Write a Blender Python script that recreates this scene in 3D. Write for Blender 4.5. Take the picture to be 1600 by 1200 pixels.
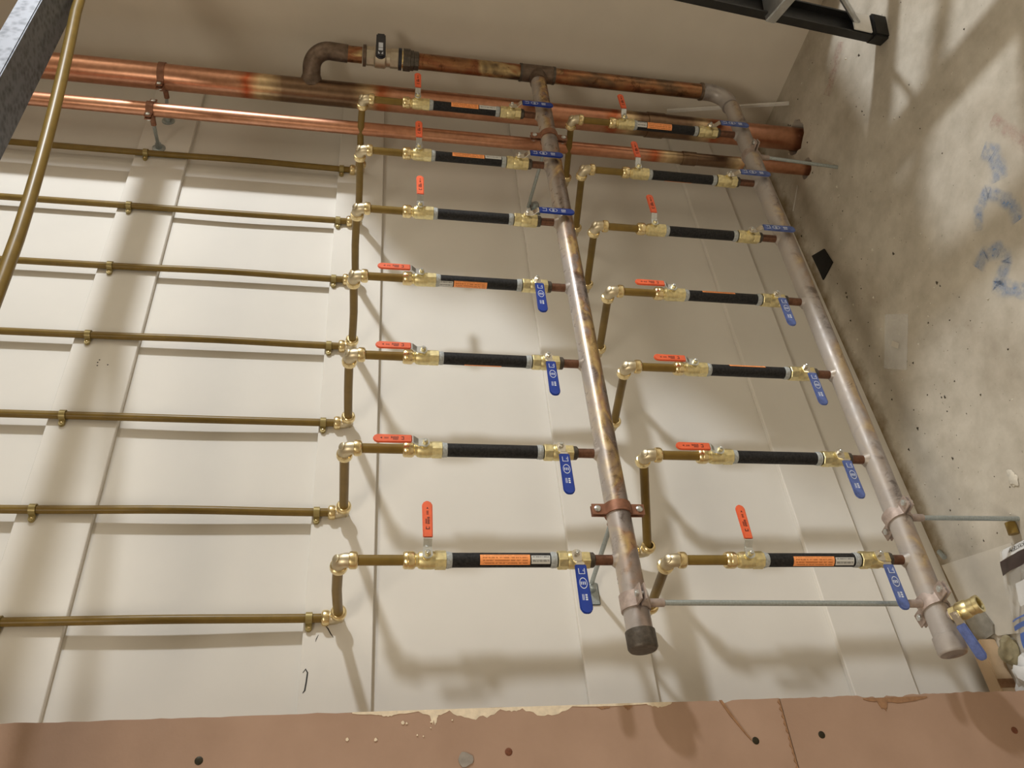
import bpy, bmesh, math, random
from mathutils import Vector, Matrix, noise as mnoise

# ------------------------------------------------------------------ clear
for o in list(bpy.data.objects):
    bpy.data.objects.remove(o)
SC = bpy.context.scene
COL = SC.collection
R = math.radians
V = Vector

# ------------------------------------------------------------------ camera
# The photo was shot with the phone turned on its side: world up is the picture's left.
cam = bpy.data.cameras.new('camera')
cam.sensor_fit = 'HORIZONTAL'
cam.sensor_width = 36.0
cam.lens = 36.0 * 1290 / 1600
cam.clip_start = 0.02
camo = bpy.data.objects.new('camera', cam)
COL.objects.link(camo)
RX = V((-0.082626, -0.163203, -0.983127))      # picture right
RD = V((-0.780830, 0.623594, -0.037895))       # picture down
RF = V((0.619256, 0.764523, -0.178959))        # view direction
camo.matrix_world = Matrix(((RX.x, -RD.x, -RF.x, 0.0), (RX.y, -RD.y, -RF.y, -1.40),
                            (RX.z, -RD.z, -RF.z, 1.195), (0, 0, 0, 1)))
SC.camera = camo

# ------------------------------------------------------------------ world and lights
w = bpy.data.worlds.new('world')
SC.world = w
w.use_nodes = True
w.node_tree.nodes['Background'].inputs[0].default_value = (1.0, 0.90, 0.76, 1)
w.node_tree.nodes['Background'].inputs[1].default_value = 0.015


def light(name, kind, loc, energy, color, **kw):
    l = bpy.data.lights.new(name, kind)
    l.energy = energy
    l.color = color
    for k, v in kw.items():
        setattr(l, k, v)
    o = bpy.data.objects.new(name, l)
    COL.objects.link(o)
    o.location = loc
    return o


light('work_light', 'POINT', (2.9, -1.95, 1.98), 160, (0.925, 0.965, 1.0), shadow_soft_size=0.075)
f1 = light('fill_light', 'AREA', (-0.9, -1.6, 2.44), 27, (1.0, 0.90, 0.74), shape='RECTANGLE', size=1.2, size_y=0.5)  # added fill with no fixture seen, lifts the shaded walls

vs = SC.view_settings
vs.view_transform = 'Standard'
vs.look = 'None'
vs.gamma = 1.0
vs.use_curve_mapping = False
vs.exposure = 0.33


# ------------------------------------------------------------------ materials
def new_mat(name):
    m = bpy.data.materials.new(name)
    m.use_nodes = True
    nt = m.node_tree
    return m, nt, nt.nodes['Principled BSDF']


def N(nt, kind, **kw):
    n = nt.nodes.new(kind)
    for k, v in kw.items():
        if k in n.inputs:
            n.inputs[k].default_value = v
        else:
            setattr(n, k, v)
    return n


def ramp(nt, fac, stops):
    r = nt.nodes.new('ShaderNodeValToRGB')
    el = r.color_ramp.elements
    while len(el) < len(stops):
        el.new(0.5)
    for e, (p, c) in zip(el, stops):
        e.position = p
        e.color = (*c, 1) if len(c) == 3 else c
    nt.links.new(fac, r.inputs[0])
    return r


def mixc(nt, fac, a, b, mode='MIX'):
    m = nt.nodes.new('ShaderNodeMix')
    m.data_type = 'RGBA'
    m.blend_type = mode
    for sock, val in ((m.inputs[0], fac), (m.inputs[6], a), (m.inputs[7], b)):
        if hasattr(val, 'is_linked') or hasattr(val, 'links'):
            nt.links.new(val, sock)
        elif isinstance(val, (int, float)):
            sock.default_value = val
        else:
            sock.default_value = (*val, 1)
    return m.outputs[2]


def coords(nt, scale=(1, 1, 1), src='Object'):
    t = nt.nodes.new('ShaderNodeTexCoord')
    m = nt.nodes.new('ShaderNodeMapping')
    m.inputs['Scale'].default_value = scale
    nt.links.new(t.outputs[src], m.inputs[0])
    return m.outputs[0]


def noise(nt, vec, scale, detail=3, rough=0.55, dist=0.0):
    n = N(nt, 'ShaderNodeTexNoise', Scale=scale, Detail=detail, Roughness=rough, Distortion=dist)
    nt.links.new(vec, n.inputs['Vector'])
    return n.outputs['Fac']


def bump(nt, b, h, strength=0.2, dist=0.002):
    n = N(nt, 'ShaderNodeBump', Strength=strength, Distance=dist)
    nt.links.new(h, n.inputs['Height'])
    nt.links.new(n.outputs[0], b.inputs['Normal'])


def simple(name, color, rough=0.5, metal=0.0, var=0.12, scale=60, bumpk=0.0, spec=None):
    m, nt, b = new_mat(name)
    v = coords(nt)
    n = noise(nt, v, scale, 4)
    lo = tuple(c * (1 - var) for c in color)
    hi = tuple(min(1, c * (1 + var)) for c in color)
    r = ramp(nt, n, [(0.3, lo), (0.7, hi)])
    nt.links.new(r.outputs[0], b.inputs['Base Color'])
    b.inputs['Roughness'].default_value = rough
    b.inputs['Metallic'].default_value = metal
    if spec is not None:
        b.inputs['Specular IOR Level'].default_value = spec
    if bumpk:
        bump(nt, b, n, bumpk)
    return m


M = {}
M['paint'] = simple('wall_paint', (0.73, 0.70, 0.645), 0.75, 0, 0.025, 6, 0.0, 0.25)
M['side_paint'] = simple('side_wall_paint', (0.68, 0.62, 0.535), 0.8, 0, 0.03, 7, 0.0, 0.2)
M['room_paint'] = simple('room_paint', (0.42, 0.37, 0.29), 0.8, 0, 0.03, 7, 0.0, 0.2)
M['strip_paint'] = simple('strip_paint', (0.735, 0.705, 0.65), 0.7, 0, 0.03, 9, 0.0, 0.25)
M['brass'] = simple('brass', (0.83, 0.68, 0.38), 0.27, 1.0, 0.08, 90)
M['brass_rough'] = simple('cast_brass', (0.78, 0.68, 0.38), 0.40, 1.0, 0.14, 160, 0.15)
M['brass_dull'] = simple('dull_brass', (0.64, 0.56, 0.40), 0.44, 1.0, 0.12, 80)
M['pex'] = simple('brown_pipe', (0.20, 0.128, 0.028), 0.36, 0.0, 0.12, 40, 0.0, 0.3)
M['clip'] = simple('clip_plastic', (0.33, 0.26, 0.10), 0.35, 0.3, 0.1, 60)
M['steel'] = simple('zinc_steel', (0.62, 0.64, 0.64), 0.30, 1.0, 0.1, 120)
M['rod'] = simple('galvanised_rod', (0.42, 0.47, 0.48), 0.45, 0.75, 0.15, 300, 0.2)
M['chrome'] = simple('nickel', (0.70, 0.66, 0.58), 0.25, 1.0, 0.08, 80)
M['nickel_body'] = simple('nickel_valve_body', (0.60, 0.53, 0.42), 0.42, 0.9, 0.1, 80)
M['red'] = simple('red_vinyl', (0.74, 0.125, 0.045), 0.42, 0, 0.1, 50)
M['blue'] = simple('blue_vinyl', (0.007, 0.036, 0.27), 0.38, 0, 0.15, 50)
M['blue_dusty'] = simple('dusty_blue_vinyl', (0.085, 0.125, 0.33), 0.6, 0, 0.35, 90)
M['black_vinyl'] = simple('black_vinyl', (0.018, 0.02, 0.03), 0.4, 0, 0.2, 60)
M['tape'] = simple('grey_thread_tape', (0.38, 0.40, 0.40), 0.6, 0, 0.25, 300, 0.5)
M['ink'] = simple('black_ink', (0.10, 0.02, 0.012), 0.6)
M['dark_ink'] = simple('dark_ink', (0.02, 0.018, 0.015), 0.6)
M['white_ink'] = simple('white_ink', (0.62, 0.66, 0.74), 0.5)
M['clamp'] = simple('copper_plated_clamp', (0.27, 0.125, 0.075), 0.5, 0.55, 0.2, 90)
M['clamp_grey'] = simple('dusty_clamp', (0.42, 0.34, 0.30), 0.6, 0.45, 0.2, 90)
M['solder'] = simple('dark_solder', (0.10, 0.085, 0.07), 0.5, 0.6, 0.3, 150, 0.3)
M['ladder_black'] = simple('black_fibreglass', (0.012, 0.012, 0.012), 0.45, 0, 0.3, 60)
M['alu'] = simple('aluminium', (0.66, 0.68, 0.70), 0.38, 0.9, 0.1, 60)
M['white'] = simple('white_plastic', (0.72, 0.70, 0.66), 0.55, 0, 0.06, 40)
M['card'] = simple('white_board', (0.55, 0.51, 0.44), 0.8, 0, 0.08, 20)
M['scrap_grey'] = simple('grey_scrap', (0.27, 0.25, 0.21), 0.8, 0, 0.2, 60)
M['wood'] = simple('pine', (0.60, 0.44, 0.28), 0.7, 0, 0.12, 25)
M['stone'] = simple('khaki_rubble', (0.30, 0.26, 0.16), 0.9, 0, 0.25, 60, 0.4)
M['black_scrap'] = simple('black_rubber', (0.006, 0.005, 0.004), 0.8, 0, 0.3, 80, 0.2)
M['gypsum'] = simple('torn_gypsum', (0.68, 0.57, 0.42), 0.9, 0, 0.12, 120, 0.3)
M['torn_brown'] = simple('torn_paper', (0.28, 0.15, 0.075), 0.9, 0, 0.2, 120)
M['grey_smudge'] = simple('grey_smudge', (0.27, 0.235, 0.20), 0.9, 0, 0.15, 120)
M['screw_dark'] = simple('black_screw', (0.03, 0.024, 0.012), 0.5, 0.5, 0.3, 300)
M['rust'] = simple('rusty_screw', (0.16, 0.055, 0.025), 0.7, 0.3, 0.3, 300)
M['hole'] = simple('hole_dark', (0.012, 0.010, 0.008), 0.95)
M['dust'] = simple('dust_crumbs', (0.62, 0.58, 0.50), 0.9, 0, 0.3, 40)
M['dirt'] = simple('dark_crumbs', (0.06, 0.05, 0.035), 0.9, 0, 0.4, 40)


def mat_pink():
    m, nt, b = new_mat('pink_drywall_paper')
    v = coords(nt)
    n = noise(nt, v, 9, 5, 0.6)
    n2 = noise(nt, v, 220, 2)
    r = ramp(nt, n, [(0.3, (0.335, 0.218, 0.153)), (0.7, (0.385, 0.255, 0.183))])
    nt.links.new(r.outputs[0], b.inputs['Base Color'])
    b.inputs['Roughness'].default_value = 0.9
    b.inputs['Specular IOR Level'].default_value = 0.15
    bump(nt, b, n2, 0.08)
    return m


M['pink'] = mat_pink()


def mat_floor():
    m, nt, b = new_mat('dusty_concrete')
    v = coords(nt)
    n1 = noise(nt, v, 3.5, 6, 0.62, 0.4)
    n2 = noise(nt, v, 16, 6, 0.6)
    n3 = noise(nt, v, 95, 3, 0.7)
    base = ramp(nt, n1, [(0.28, (0.41, 0.365, 0.30)), (0.5, (0.50, 0.46, 0.395)), (0.72, (0.59, 0.555, 0.49))])
    c2 = ramp(nt, n2, [(0.32, (0.80, 0.78, 0.74)), (0.65, (1.06, 1.05, 1.03))])
    col = mixc(nt, 0.85, base.outputs[0], c2.outputs[0], 'MULTIPLY')
    pit = ramp(nt, n3, [(0.26, (0.45, 0.42, 0.38)), (0.34, (1, 1, 1))])
    col = mixc(nt, 0.8, col, pit.outputs[0], 'MULTIPLY')
    sp = ramp(nt, n3, [(0.72, (0, 0, 0)), (0.78, (1, 1, 1))])
    col = mixc(nt, sp.outputs[0], col, (0.66, 0.62, 0.55))
    # brown dirt line where the slab meets the back wall
    sx = nt.nodes.new('ShaderNodeSeparateXYZ')
    nt.links.new(v, sx.inputs[0])
    add = N(nt, 'ShaderNodeMath', operation='MULTIPLY_ADD')
    nt.links.new(n2, add.inputs[0])
    add.inputs[1].default_value = -0.075
    nt.links.new(sx.outputs[1], add.inputs[2])
    dl = ramp(nt, add.outputs[0], [(0.0, (0, 0, 0)), (0.001, (0, 0, 0))])
    mr = N(nt, 'ShaderNodeMapRange')
    nt.links.new(add.outputs[0], mr.inputs['Value'])
    mr.inputs['From Min'].default_value = -0.075
    mr.inputs['From Max'].default_value = -0.035
    nt.nodes.remove(dl)
    col = mixc(nt, mr.outputs[0], col, (0.20, 0.15, 0.085))
    nt.links.new(col, b.inputs['Base Color'])
    b.inputs['Roughness'].default_value = 0.85
    b.inputs['Specular IOR Level'].default_value = 0.2
    bump(nt, b, n2, 0.25, 0.004)
    return m


M['concrete'] = mat_floor()


def mat_copper(name, axis, clean, stops_scale, tarnish, rough=0.30, seed=0.0, metal=0.95, dust=0.0):
    """Copper whose heat tint changes in bands along its length."""
    m, nt, b = new_mat(name)
    sc = [11, 11, 11]
    sc[axis] = stops_scale
    mp = coords(nt, tuple(sc))
    mp.node.inputs['Location'].default_value = (seed, seed, seed)
    n = noise(nt, mp, 1.0, 3, 0.55, 0.6)
    n2 = noise(nt, coords(nt), 55, 4, 0.65)
    r = ramp(nt, n, tarnish)
    r2 = ramp(nt, n2, [(0.3, (0.72, 0.70, 0.68)), (0.7, (1.1, 1.1, 1.1))])
    col = mixc(nt, 0.75, r.outputs[0], r2.outputs[0], 'MULTIPLY')
    b.inputs['Metallic'].default_value = metal
    # dark scorch blotches
    n4 = noise(nt, coords(nt), 24, 5, 0.7, 0.8)
    r4 = ramp(nt, n4, [(0.36, (0.38, 0.35, 0.34)), (0.46, (1, 1, 1))])
    col = mixc(nt, 0.8, col, r4.outputs[0], 'MULTIPLY')
    if dust:
        # dust lying on the upward side
        ge = nt.nodes.new('ShaderNodeNewGeometry')
        sg_ = nt.nodes.new('ShaderNodeSeparateXYZ')
        nt.links.new(ge.outputs['Normal'], sg_.inputs[0])
        ad = N(nt, 'ShaderNodeMath', operation='MULTIPLY_ADD')
        nt.links.new(n2, ad.inputs[0])
        ad.inputs[1].default_value = 0.6
        nt.links.new(sg_.outputs[2], ad.inputs[2])
        mr_ = N(nt, 'ShaderNodeMapRange')
        nt.links.new(ad.outputs[0], mr_.inputs['Value'])
        mr_.inputs['From Min'].default_value = 0.35
        mr_.inputs['From Max'].default_value = 1.0
        mr_.inputs['To Max'].default_value = dust
        col = mixc(nt, mr_.outputs[0], col, (0.40, 0.365, 0.34))
        me_ = N(nt, 'ShaderNodeMapRange')
        nt.links.new(mr_.outputs[0], me_.inputs['Value'])
        me_.inputs['To Min'].default_value = metal
        me_.inputs['To Max'].default_value = 0.0
        nt.links.new(me_.outputs[0], b.inputs['Metallic'])
    nt.links.new(col, b.inputs['Base Color'])
    rr = N(nt, 'ShaderNodeMapRange')
    nt.links.new(n2, rr.inputs['Value'])
    rr.inputs['From Min'].default_value = 0.3
    rr.inputs['From Max'].default_value = 0.7
    rr.inputs['To Min'].default_value = rough - 0.07
    rr.inputs['To Max'].default_value = rough + 0.14
    nt.links.new(rr.outputs[0], b.inputs['Roughness'])
    return m


# collecting pipes: grey-violet soot with brassy bands between the joints
TARN = [(0.30, (0.155, 0.125, 0.11)), (0.40, (0.285, 0.25, 0.24)), (0.47, (0.34, 0.27, 0.235)), (0.50, (0.40, 0.24, 0.15)),
        (0.54, (0.58, 0.41, 0.18)), (0.60, (0.24, 0.17, 0.13)), (0.72, (0.32, 0.285, 0.275))]
M['manifold'] = mat_copper('heat_stained_copper', 0, None, 7.0, TARN, 0.30, 3.1, 0.75, 0.75)
TARN2 = [(0.30, (0.34, 0.31, 0.295)), (0.44, (0.41, 0.375, 0.36)), (0.53, (0.40, 0.32, 0.26)),
         (0.59, (0.53, 0.40, 0.23)), (0.64, (0.36, 0.31, 0.285)), (0.8, (0.40, 0.37, 0.355))]
M['manifold_dusty'] = mat_copper('dusty_heat_stained_copper', 0, None, 6.0, TARN2, 0.40, 8.4, 0.55, 0.85)
HEAD = [(0.28, (0.085, 0.062, 0.045)), (0.40, (0.20, 0.12, 0.07)), (0.50, (0.38, 0.19, 0.09)),
        (0.58, (0.30, 0.12, 0.06)), (0.66, (0.55, 0.41, 0.21)), (0.76, (0.13, 0.095, 0.07))]
M['header'] = mat_copper('burnt_copper', 2, None, 6.0, HEAD, 0.32, 1.7, 0.9)
M['elbow_dark'] = simple('sooty_copper', (0.16, 0.115, 0.085), 0.5, 0.7, 0.35, 60, 0.2)
M['stub'] = simple('brown_copper_stub', (0.19, 0.095, 0.06), 0.45, 0.8, 0.3, 120)


def mat_riser(name, bands):
    """Clean copper with dark heat-stained collars at given heights (real staining round the solder joints)."""
    m, nt, b = new_mat(name)
    v = coords(nt)
    n = noise(nt, coords(nt, (10, 10, 2.2)), 1.0, 4, 0.6, 0.4)
    r = ramp(nt, n, [(0.3, (0.50, 0.225, 0.135)), (0.55, (0.68, 0.36, 0.235)), (0.75, (0.58, 0.285, 0.175))])
    col = r.outputs[0]
    sx = nt.nodes.new('ShaderNodeSeparateXYZ')
    nt.links.new(v, sx.inputs[0])
    ns = noise(nt, v, 22, 3)
    zz = N(nt, 'ShaderNodeMath', operation='MULTIPLY_ADD')
    nt.links.new(ns, zz.inputs[0])
    zz.inputs[1].default_value = 0.05
    nt.links.new(sx.outputs[2], zz.inputs[2])
    z0, z1 = -0.2, 2.6
    stops = [(0.0, (0, 0, 0))]
    cs = []
    for c, hw in bands:
        cs += [(c - hw - 0.10, None), (c - hw - 0.075, (0.55, 0.10, 0.03)), (c - hw - 0.045, (0.75, 0.58, 0.34)),
               (c - hw, (0.16, 0.11, 0.07)), (c + hw, (0.17, 0.12, 0.075)), (c + hw + 0.045, (0.74, 0.57, 0.33)),
               (c + hw + 0.08, (0.52, 0.09, 0.03)), (c + hw + 0.11, None)]
    mr = N(nt, 'ShaderNodeMapRange')
    nt.links.new(zz.outputs[0], mr.inputs['Value'])
    mr.inputs['From Min'].default_value = z0
    mr.inputs['From Max'].default_value = z1
    fac = [(max(0, min(1, (z - z0 - 0.0) / (z1 - z0))), (0, 0, 0) if c is None else (1, 1, 1)) for z, c in cs]
    tint = [(max(0, min(1, (z - z0 - 0.0) / (z1 - z0))), (0.5, 0.25, 0.1) if c is None else c) for z, c in cs]
    rf = ramp(nt, mr.outputs[0], fac)
    rt = ramp(nt, mr.outputs[0], tint)
    f2 = N(nt, 'ShaderNodeMath', operation='MULTIPLY')
    nt.links.new(rf.outputs[0], f2.inputs[0])
    f2.inputs[1].default_value = 0.9
    col = mixc(nt, f2.outputs[0], col, rt.outputs[0])
    n3 = noise(nt, v, 70, 3)
    r3 = ramp(nt, n3, [(0.3, (0.8, 0.78, 0.76)), (0.65, (1.05, 1.05, 1.05))])
    col = mixc(nt, 0.7, col, r3.outputs[0], 'MULTIPLY')
    nt.links.new(col, b.inputs['Base Color'])
    b.inputs['Metallic'].default_value = 1.0
    b.inputs['Roughness'].default_value = 0.35
    return m


M['riser_a'] = mat_riser('copper_with_stained_joints', [(0.42, 0.07), (1.36, 0.09)])
M['riser_b'] = mat_riser('copper_with_stained_joint', [(0.33, 0.06)])


def mat_tube():
    m, nt, b = new_mat('black_tube_coating')
    n = noise(nt, coords(nt), 240, 4, 0.7)
    r = ramp(nt, n, [(0.35, (0.008, 0.008, 0.009)), (0.75, (0.035, 0.034, 0.034))])
    nt.links.new(r.outputs[0], b.inputs['Base Color'])
    b.inputs['Roughness'].default_value = 0.55
    b.inputs['Specular IOR Level'].default_value = 0.22
    bump(nt, b, n, 0.3, 0.001)
    return m


M['tube'] = mat_tube()


def mat_print(name, paper, ink, fz, fphi):
    """Sticker with illegible small print: broken lines of ink in UV space."""
    m, nt, b = new_mat(name)
    uv = coords(nt, (1, 1, 1), 'UV')
    sx = nt.nodes.new('ShaderNodeSeparateXYZ')
    nt.links.new(uv, sx.inputs[0])
    ln = N(nt, 'ShaderNodeMath', operation='MULTIPLY')
    nt.links.new(sx.outputs[1], ln.inputs[0])
    ln.inputs[1].default_value = fphi
    fr = N(nt, 'ShaderNodeMath', operation='FRACT')
    nt.links.new(ln.outputs[0], fr.inputs[0])
    g = N(nt, 'ShaderNodeMath', operation='GREATER_THAN')
    nt.links.new(fr.outputs[0], g.inputs[0])
    g.inputs[1].default_value = 0.5
    mp = coords(nt, (fz, fphi * 1.0, 1), 'UV')
    nn = noise(nt, mp, 1.0, 2)
    g2 = N(nt, 'ShaderNodeMath', operation='GREATER_THAN')
    nt.links.new(nn, g2.inputs[0])
    g2.inputs[1].default_value = 0.44
    mu = N(nt, 'ShaderNodeMath', operation='MULTIPLY')
    nt.links.new(g.outputs[0], mu.inputs[0])
    nt.links.new(g2.outputs[0], mu.inputs[1])
    # margin
    for k, lo, hi in ((0, 0.05, 0.95), (1, 0.08, 0.93)):
        a = N(nt, 'ShaderNodeMath', operation='GREATER_THAN')
        nt.links.new(sx.outputs[k], a.inputs[0])
        a.inputs[1].default_value = lo
        c = N(nt, 'ShaderNodeMath', operation='LESS_THAN')
        nt.links.new(sx.outputs[k], c.inputs[0])
        c.inputs[1].default_value = hi
        for q in (a, c):
            m2 = N(nt, 'ShaderNodeMath', operation='MULTIPLY')
            nt.links.new(mu.outputs[0], m2.inputs[0])
            nt.links.new(q.outputs[0], m2.inputs[1])
            mu = m2
    f = N(nt, 'ShaderNodeMath', operation='MULTIPLY')
    nt.links.new(mu.outputs[0], f.inputs[0])
    f.inputs[1].default_value = 0.62
    col = mixc(nt, f.outputs[0], paper, ink)
    nt.links.new(col, b.inputs['Base Color'])
    b.inputs['Roughness'].default_value = 0.55
    return m


M['label_orange'] = mat_print('orange_sticker', (0.95, 0.36, 0.12), (0.30, 0.07, 0.01), 26, 4.0)
M['label_white'] = mat_print('white_barcode_sticker', (0.62, 0.62, 0.60), (0.05, 0.05, 0.05), 34, 2.0)


def mat_galv():
    m, nt, b = new_mat('galvanised_spangle')
    v = coords(nt)
    vo = N(nt, 'ShaderNodeTexVoronoi', Scale=95.0)
    nt.links.new(v, vo.inputs['Vector'])
    n = noise(nt, v, 45, 4)
    mx = N(nt, 'ShaderNodeMath', operation='MULTIPLY_ADD')
    nt.links.new(vo.outputs['Distance'], mx.inputs[0])
    mx.inputs[1].default_value = 0.5
    nt.links.new(n, mx.inputs[2])
    r = ramp(nt, mx.outputs[0], [(0.4, (0.075, 0.08, 0.092)), (0.85, (0.20, 0.21, 0.235))])
    nt.links.new(r.outputs[0], b.inputs['Base Color'])
    b.inputs['Metallic'].default_value = 0.55
    b.inputs['Roughness'].default_value = 0.55
    return m


M['galv'] = mat_galv()


def mat_clear():
    m, nt, b = new_mat('clear_plastic_film')
    b.inputs['Base Color'].default_value = (0.93, 0.93, 0.93, 1)
    b.inputs['Roughness'].default_value = 0.14
    b.inputs['Alpha'].default_value = 0.20
    b.inputs['Specular IOR Level'].default_value = 0.9
    n = noise(nt, coords(nt), 20, 2, 0.5, 1.0)
    bump(nt, b, n, 0.7, 0.02)
    return m


M['clear'] = mat_clear()
M['bag_dark'] = simple('dark_bag_print', (0.035, 0.018, 0.018), 0.35, 0, 0.2, 40)
M['bag_white'] = simple('white_bag_print', (0.70, 0.70, 0.70), 0.35, 0, 0.05, 40)
M['bag_blue'] = simple('blue_bag_print', (0.08, 0.16, 0.50), 0.35, 0, 0.1, 40)


def mat_spray(name, c):
    m, nt, b = new_mat(name)
    v = coords(nt)
    n = noise(nt, v, 38, 5, 0.7)
    r = ramp(nt, n, [(0.36, (0, 0, 0)), (0.66, (0.62, 0.62, 0.62))])
    sx = nt.nodes.new('ShaderNodeSeparateXYZ')
    nt.links.new(coords(nt, (1, 1, 1), 'UV'), sx.inputs[0])
    ed = ramp(nt, sx.outputs[1], [(0.0, (0, 0, 0)), (0.3, (0.9, 0.9, 0.9)), (0.7, (0.9, 0.9, 0.9)), (1.0, (0, 0, 0))])
    mu = N(nt, 'ShaderNodeMath', operation='MULTIPLY')
    nt.links.new(r.outputs[0], mu.inputs[0])
    nt.links.new(ed.outputs[0], mu.inputs[1])
    nt.links.new(mu.outputs[0], b.inputs['Alpha'])
    b.inputs['Base Color'].default_value = (*c, 1)
    b.inputs['Roughness'].default_value = 0.85
    return m


M['spray_blue'] = mat_spray('blue_marking_paint', (0.20, 0.33, 0.58))
M['spray_red'] = mat_spray('red_marking_paint', (0.56, 0.38, 0.33))


# ------------------------------------------------------------------ mesh builder
class MB:
    def __init__(self):
        self.v = []
        self.f = []

    def ring(self, c, u, w_, r, n, ph=0.0):
        i0 = len(self.v)
        for k in range(n):
            a = 2 * math.pi * k / n + ph
            self.v.append(tuple(c + u * (r * math.cos(a)) + w_ * (r * math.sin(a))))
        return i0

    def lathe(self, prof, origin=(0, 0, 0), axis=(0, 0, 1), n=16, caps=True, ph=0.0):
        """prof: list of (t along axis, radius)."""
        o = V(origin)
        ax = V(axis).normalized()
        u = ax.orthogonal().normalized()
        # stable orientation for axis-aligned pieces
        if abs(ax.z) > 0.9:
            u = V((1, 0, 0))
        elif abs(ax.x) > 0.9:
            u = V((0, 1, 0))
        elif abs(ax.y) > 0.9:
            u = V((1, 0, 0))
        u = (u - ax * u.dot(ax)).normalized()
        w_ = ax.cross(u)
        idx = [self.ring(o + ax * t, u, w_, r, n, ph) for t, r in prof]
        for a, b in zip(idx, idx[1:]):
            for k in range(n):
                k2 = (k + 1) % n
                self.f.append((a + k, a + k2, b + k2, b + k))
        if caps:
            self.f.append(tuple(idx[0] + k for k in reversed(range(n))))
            self.f.append(tuple(idx[-1] + k for k in range(n)))
        return self

    def tube(self, pts, r, n=12, caps=True):
        pts = [V(p) for p in pts]
        rs = r if isinstance(r, (list, tuple)) else [r] * len(pts)
        d0 = (pts[1] - pts[0]).normalized()
        u = d0.orthogonal().normalized()
        idx = []
        for i, p in enumerate(pts):
            if i == 0:
                d = d0
            elif i == len(pts) - 1:
                d = (pts[i] - pts[i - 1]).normalized()
            else:
                d = ((pts[i] - pts[i - 1]).normalized() + (pts[i + 1] - pts[i]).normalized()).normalized()
            u = (u - d * u.dot(d)).normalized()
            idx.append(self.ring(p, u, d.cross(u), rs[i], n))
        for a, b in zip(idx, idx[1:]):
            for k in range(n):
                k2 = (k + 1) % n
                self.f.append((a + k, a + k2, b + k2, b + k))
        if caps:
            self.f.append(tuple(idx[0] + k for k in reversed(range(n))))
            self.f.append(tuple(idx[-1] + k for k in range(n)))
        return self

    def box(self, lo, hi):
        i = len(self.v)
        x0, y0, z0 = lo
        x1, y1, z1 = hi
        self.v += [(x0, y0, z0), (x1, y0, z0), (x1, y1, z0), (x0, y1, z0), (x0, y0, z1), (x1, y0, z1), (x1, y1, z1), (x0, y1, z1)]
        self.f += [tuple(i + k for k in q) for q in ((0, 3, 2, 1), (4, 5, 6, 7), (0, 1, 5, 4), (1, 2, 6, 5), (2, 3, 7, 6), (3, 0, 4, 7))]
        return self

    def prism(self, outline, u, w_, origin, depth):
        """Outline in (u, w_) extruded along u x w_ by depth."""
        u = V(u)
        w_ = V(w_)
        o = V(origin)
        d = u.cross(w_).normalized() * depth
        n = len(outline)
        i = len(self.v)
        for a, b in outline:
            self.v.append(tuple(o + u * a + w_ * b))
        for a, b in outline:
            self.v.append(tuple(o + u * a + w_ * b + d))
        self.f.append(tuple(i + k for k in reversed(range(n))))
        self.f.append(tuple(i + n + k for k in range(n)))
        for k in range(n):
            k2 = (k + 1) % n
            self.f.append((i + k, i + k2, i + n + k2, i + n + k))
        return self

    def build(self, name, mat, parent=None, loc=(0, 0, 0), smooth=38, bevel=0.0, seg=2):
        me = bpy.data.meshes.new(name)
        me.from_pydata(self.v, [], self.f)
        bm = bmesh.new()
        bm.from_mesh(me)
        if bevel:
            ed = [e for e in bm.edges if len(e.link_faces) == 2 and e.calc_face_angle(0) > R(30)]
            bmesh.ops.bevel(bm, geom=ed, offset=bevel, segments=seg, affect='EDGES', clamp_overlap=True)
        bmesh.ops.recalc_face_normals(bm, faces=bm.faces)
        bm.to_mesh(me)
        bm.free()
        if smooth:
            me.shade_smooth()
            me.set_sharp_from_angle(angle=R(smooth))
        me.materials.append(mat)
        return link(name, me, parent, loc)


def link(name, me, parent=None, loc=(0, 0, 0)):
    o = bpy.data.objects.new(name, me)
    COL.objects.link(o)
    o.location = loc
    if parent:
        o.parent = parent
    return o


def tag(o, label=None, cat=None, group=None, kind=None):
    for k, val in (('label', label), ('category', cat), ('group', group), ('kind', kind)):
        if val:
            o[k] = val
    return o


def thing(name, label, cat, loc=(0, 0, 0), group=None):
    return tag(link(name, None, None, loc), label, cat, group)


def dup(root, loc, label=None):
    r = root.copy()
    COL.objects.link(r)
    r.location = loc
    if label:
        r['label'] = label
    for ch in list(root.children):
        c = ch.copy()
        COL.objects.link(c)
        c.parent = r
        for g in list(ch.children):
            d = g.copy()
            COL.objects.link(d)
            d.parent = c
    return r


def arc(c, a, b, r, n=8):
    """Quarter bend of radius r round corner c, arriving from direction a (towards c) and leaving along b."""
    c, a, b = V(c), V(a).normalized(), V(b).normalized()
    p0 = c - a * r
    out = []
    o = p0 + b * r
    for k in range(n + 1):
        t = math.pi / 2 * k / n
        out.append(o - b * (r * math.cos(t)) + a * (r * math.sin(t)))
    return out


# ------------------------------------------------------------------ the setting
XW = 2.138          # plane of the side wall
HT = 2.50
PA = 'structure'


def slab(name, lo, hi, mat):
    return tag(MB().box(lo, hi).build(name, mat, smooth=0), kind=PA)


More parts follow.
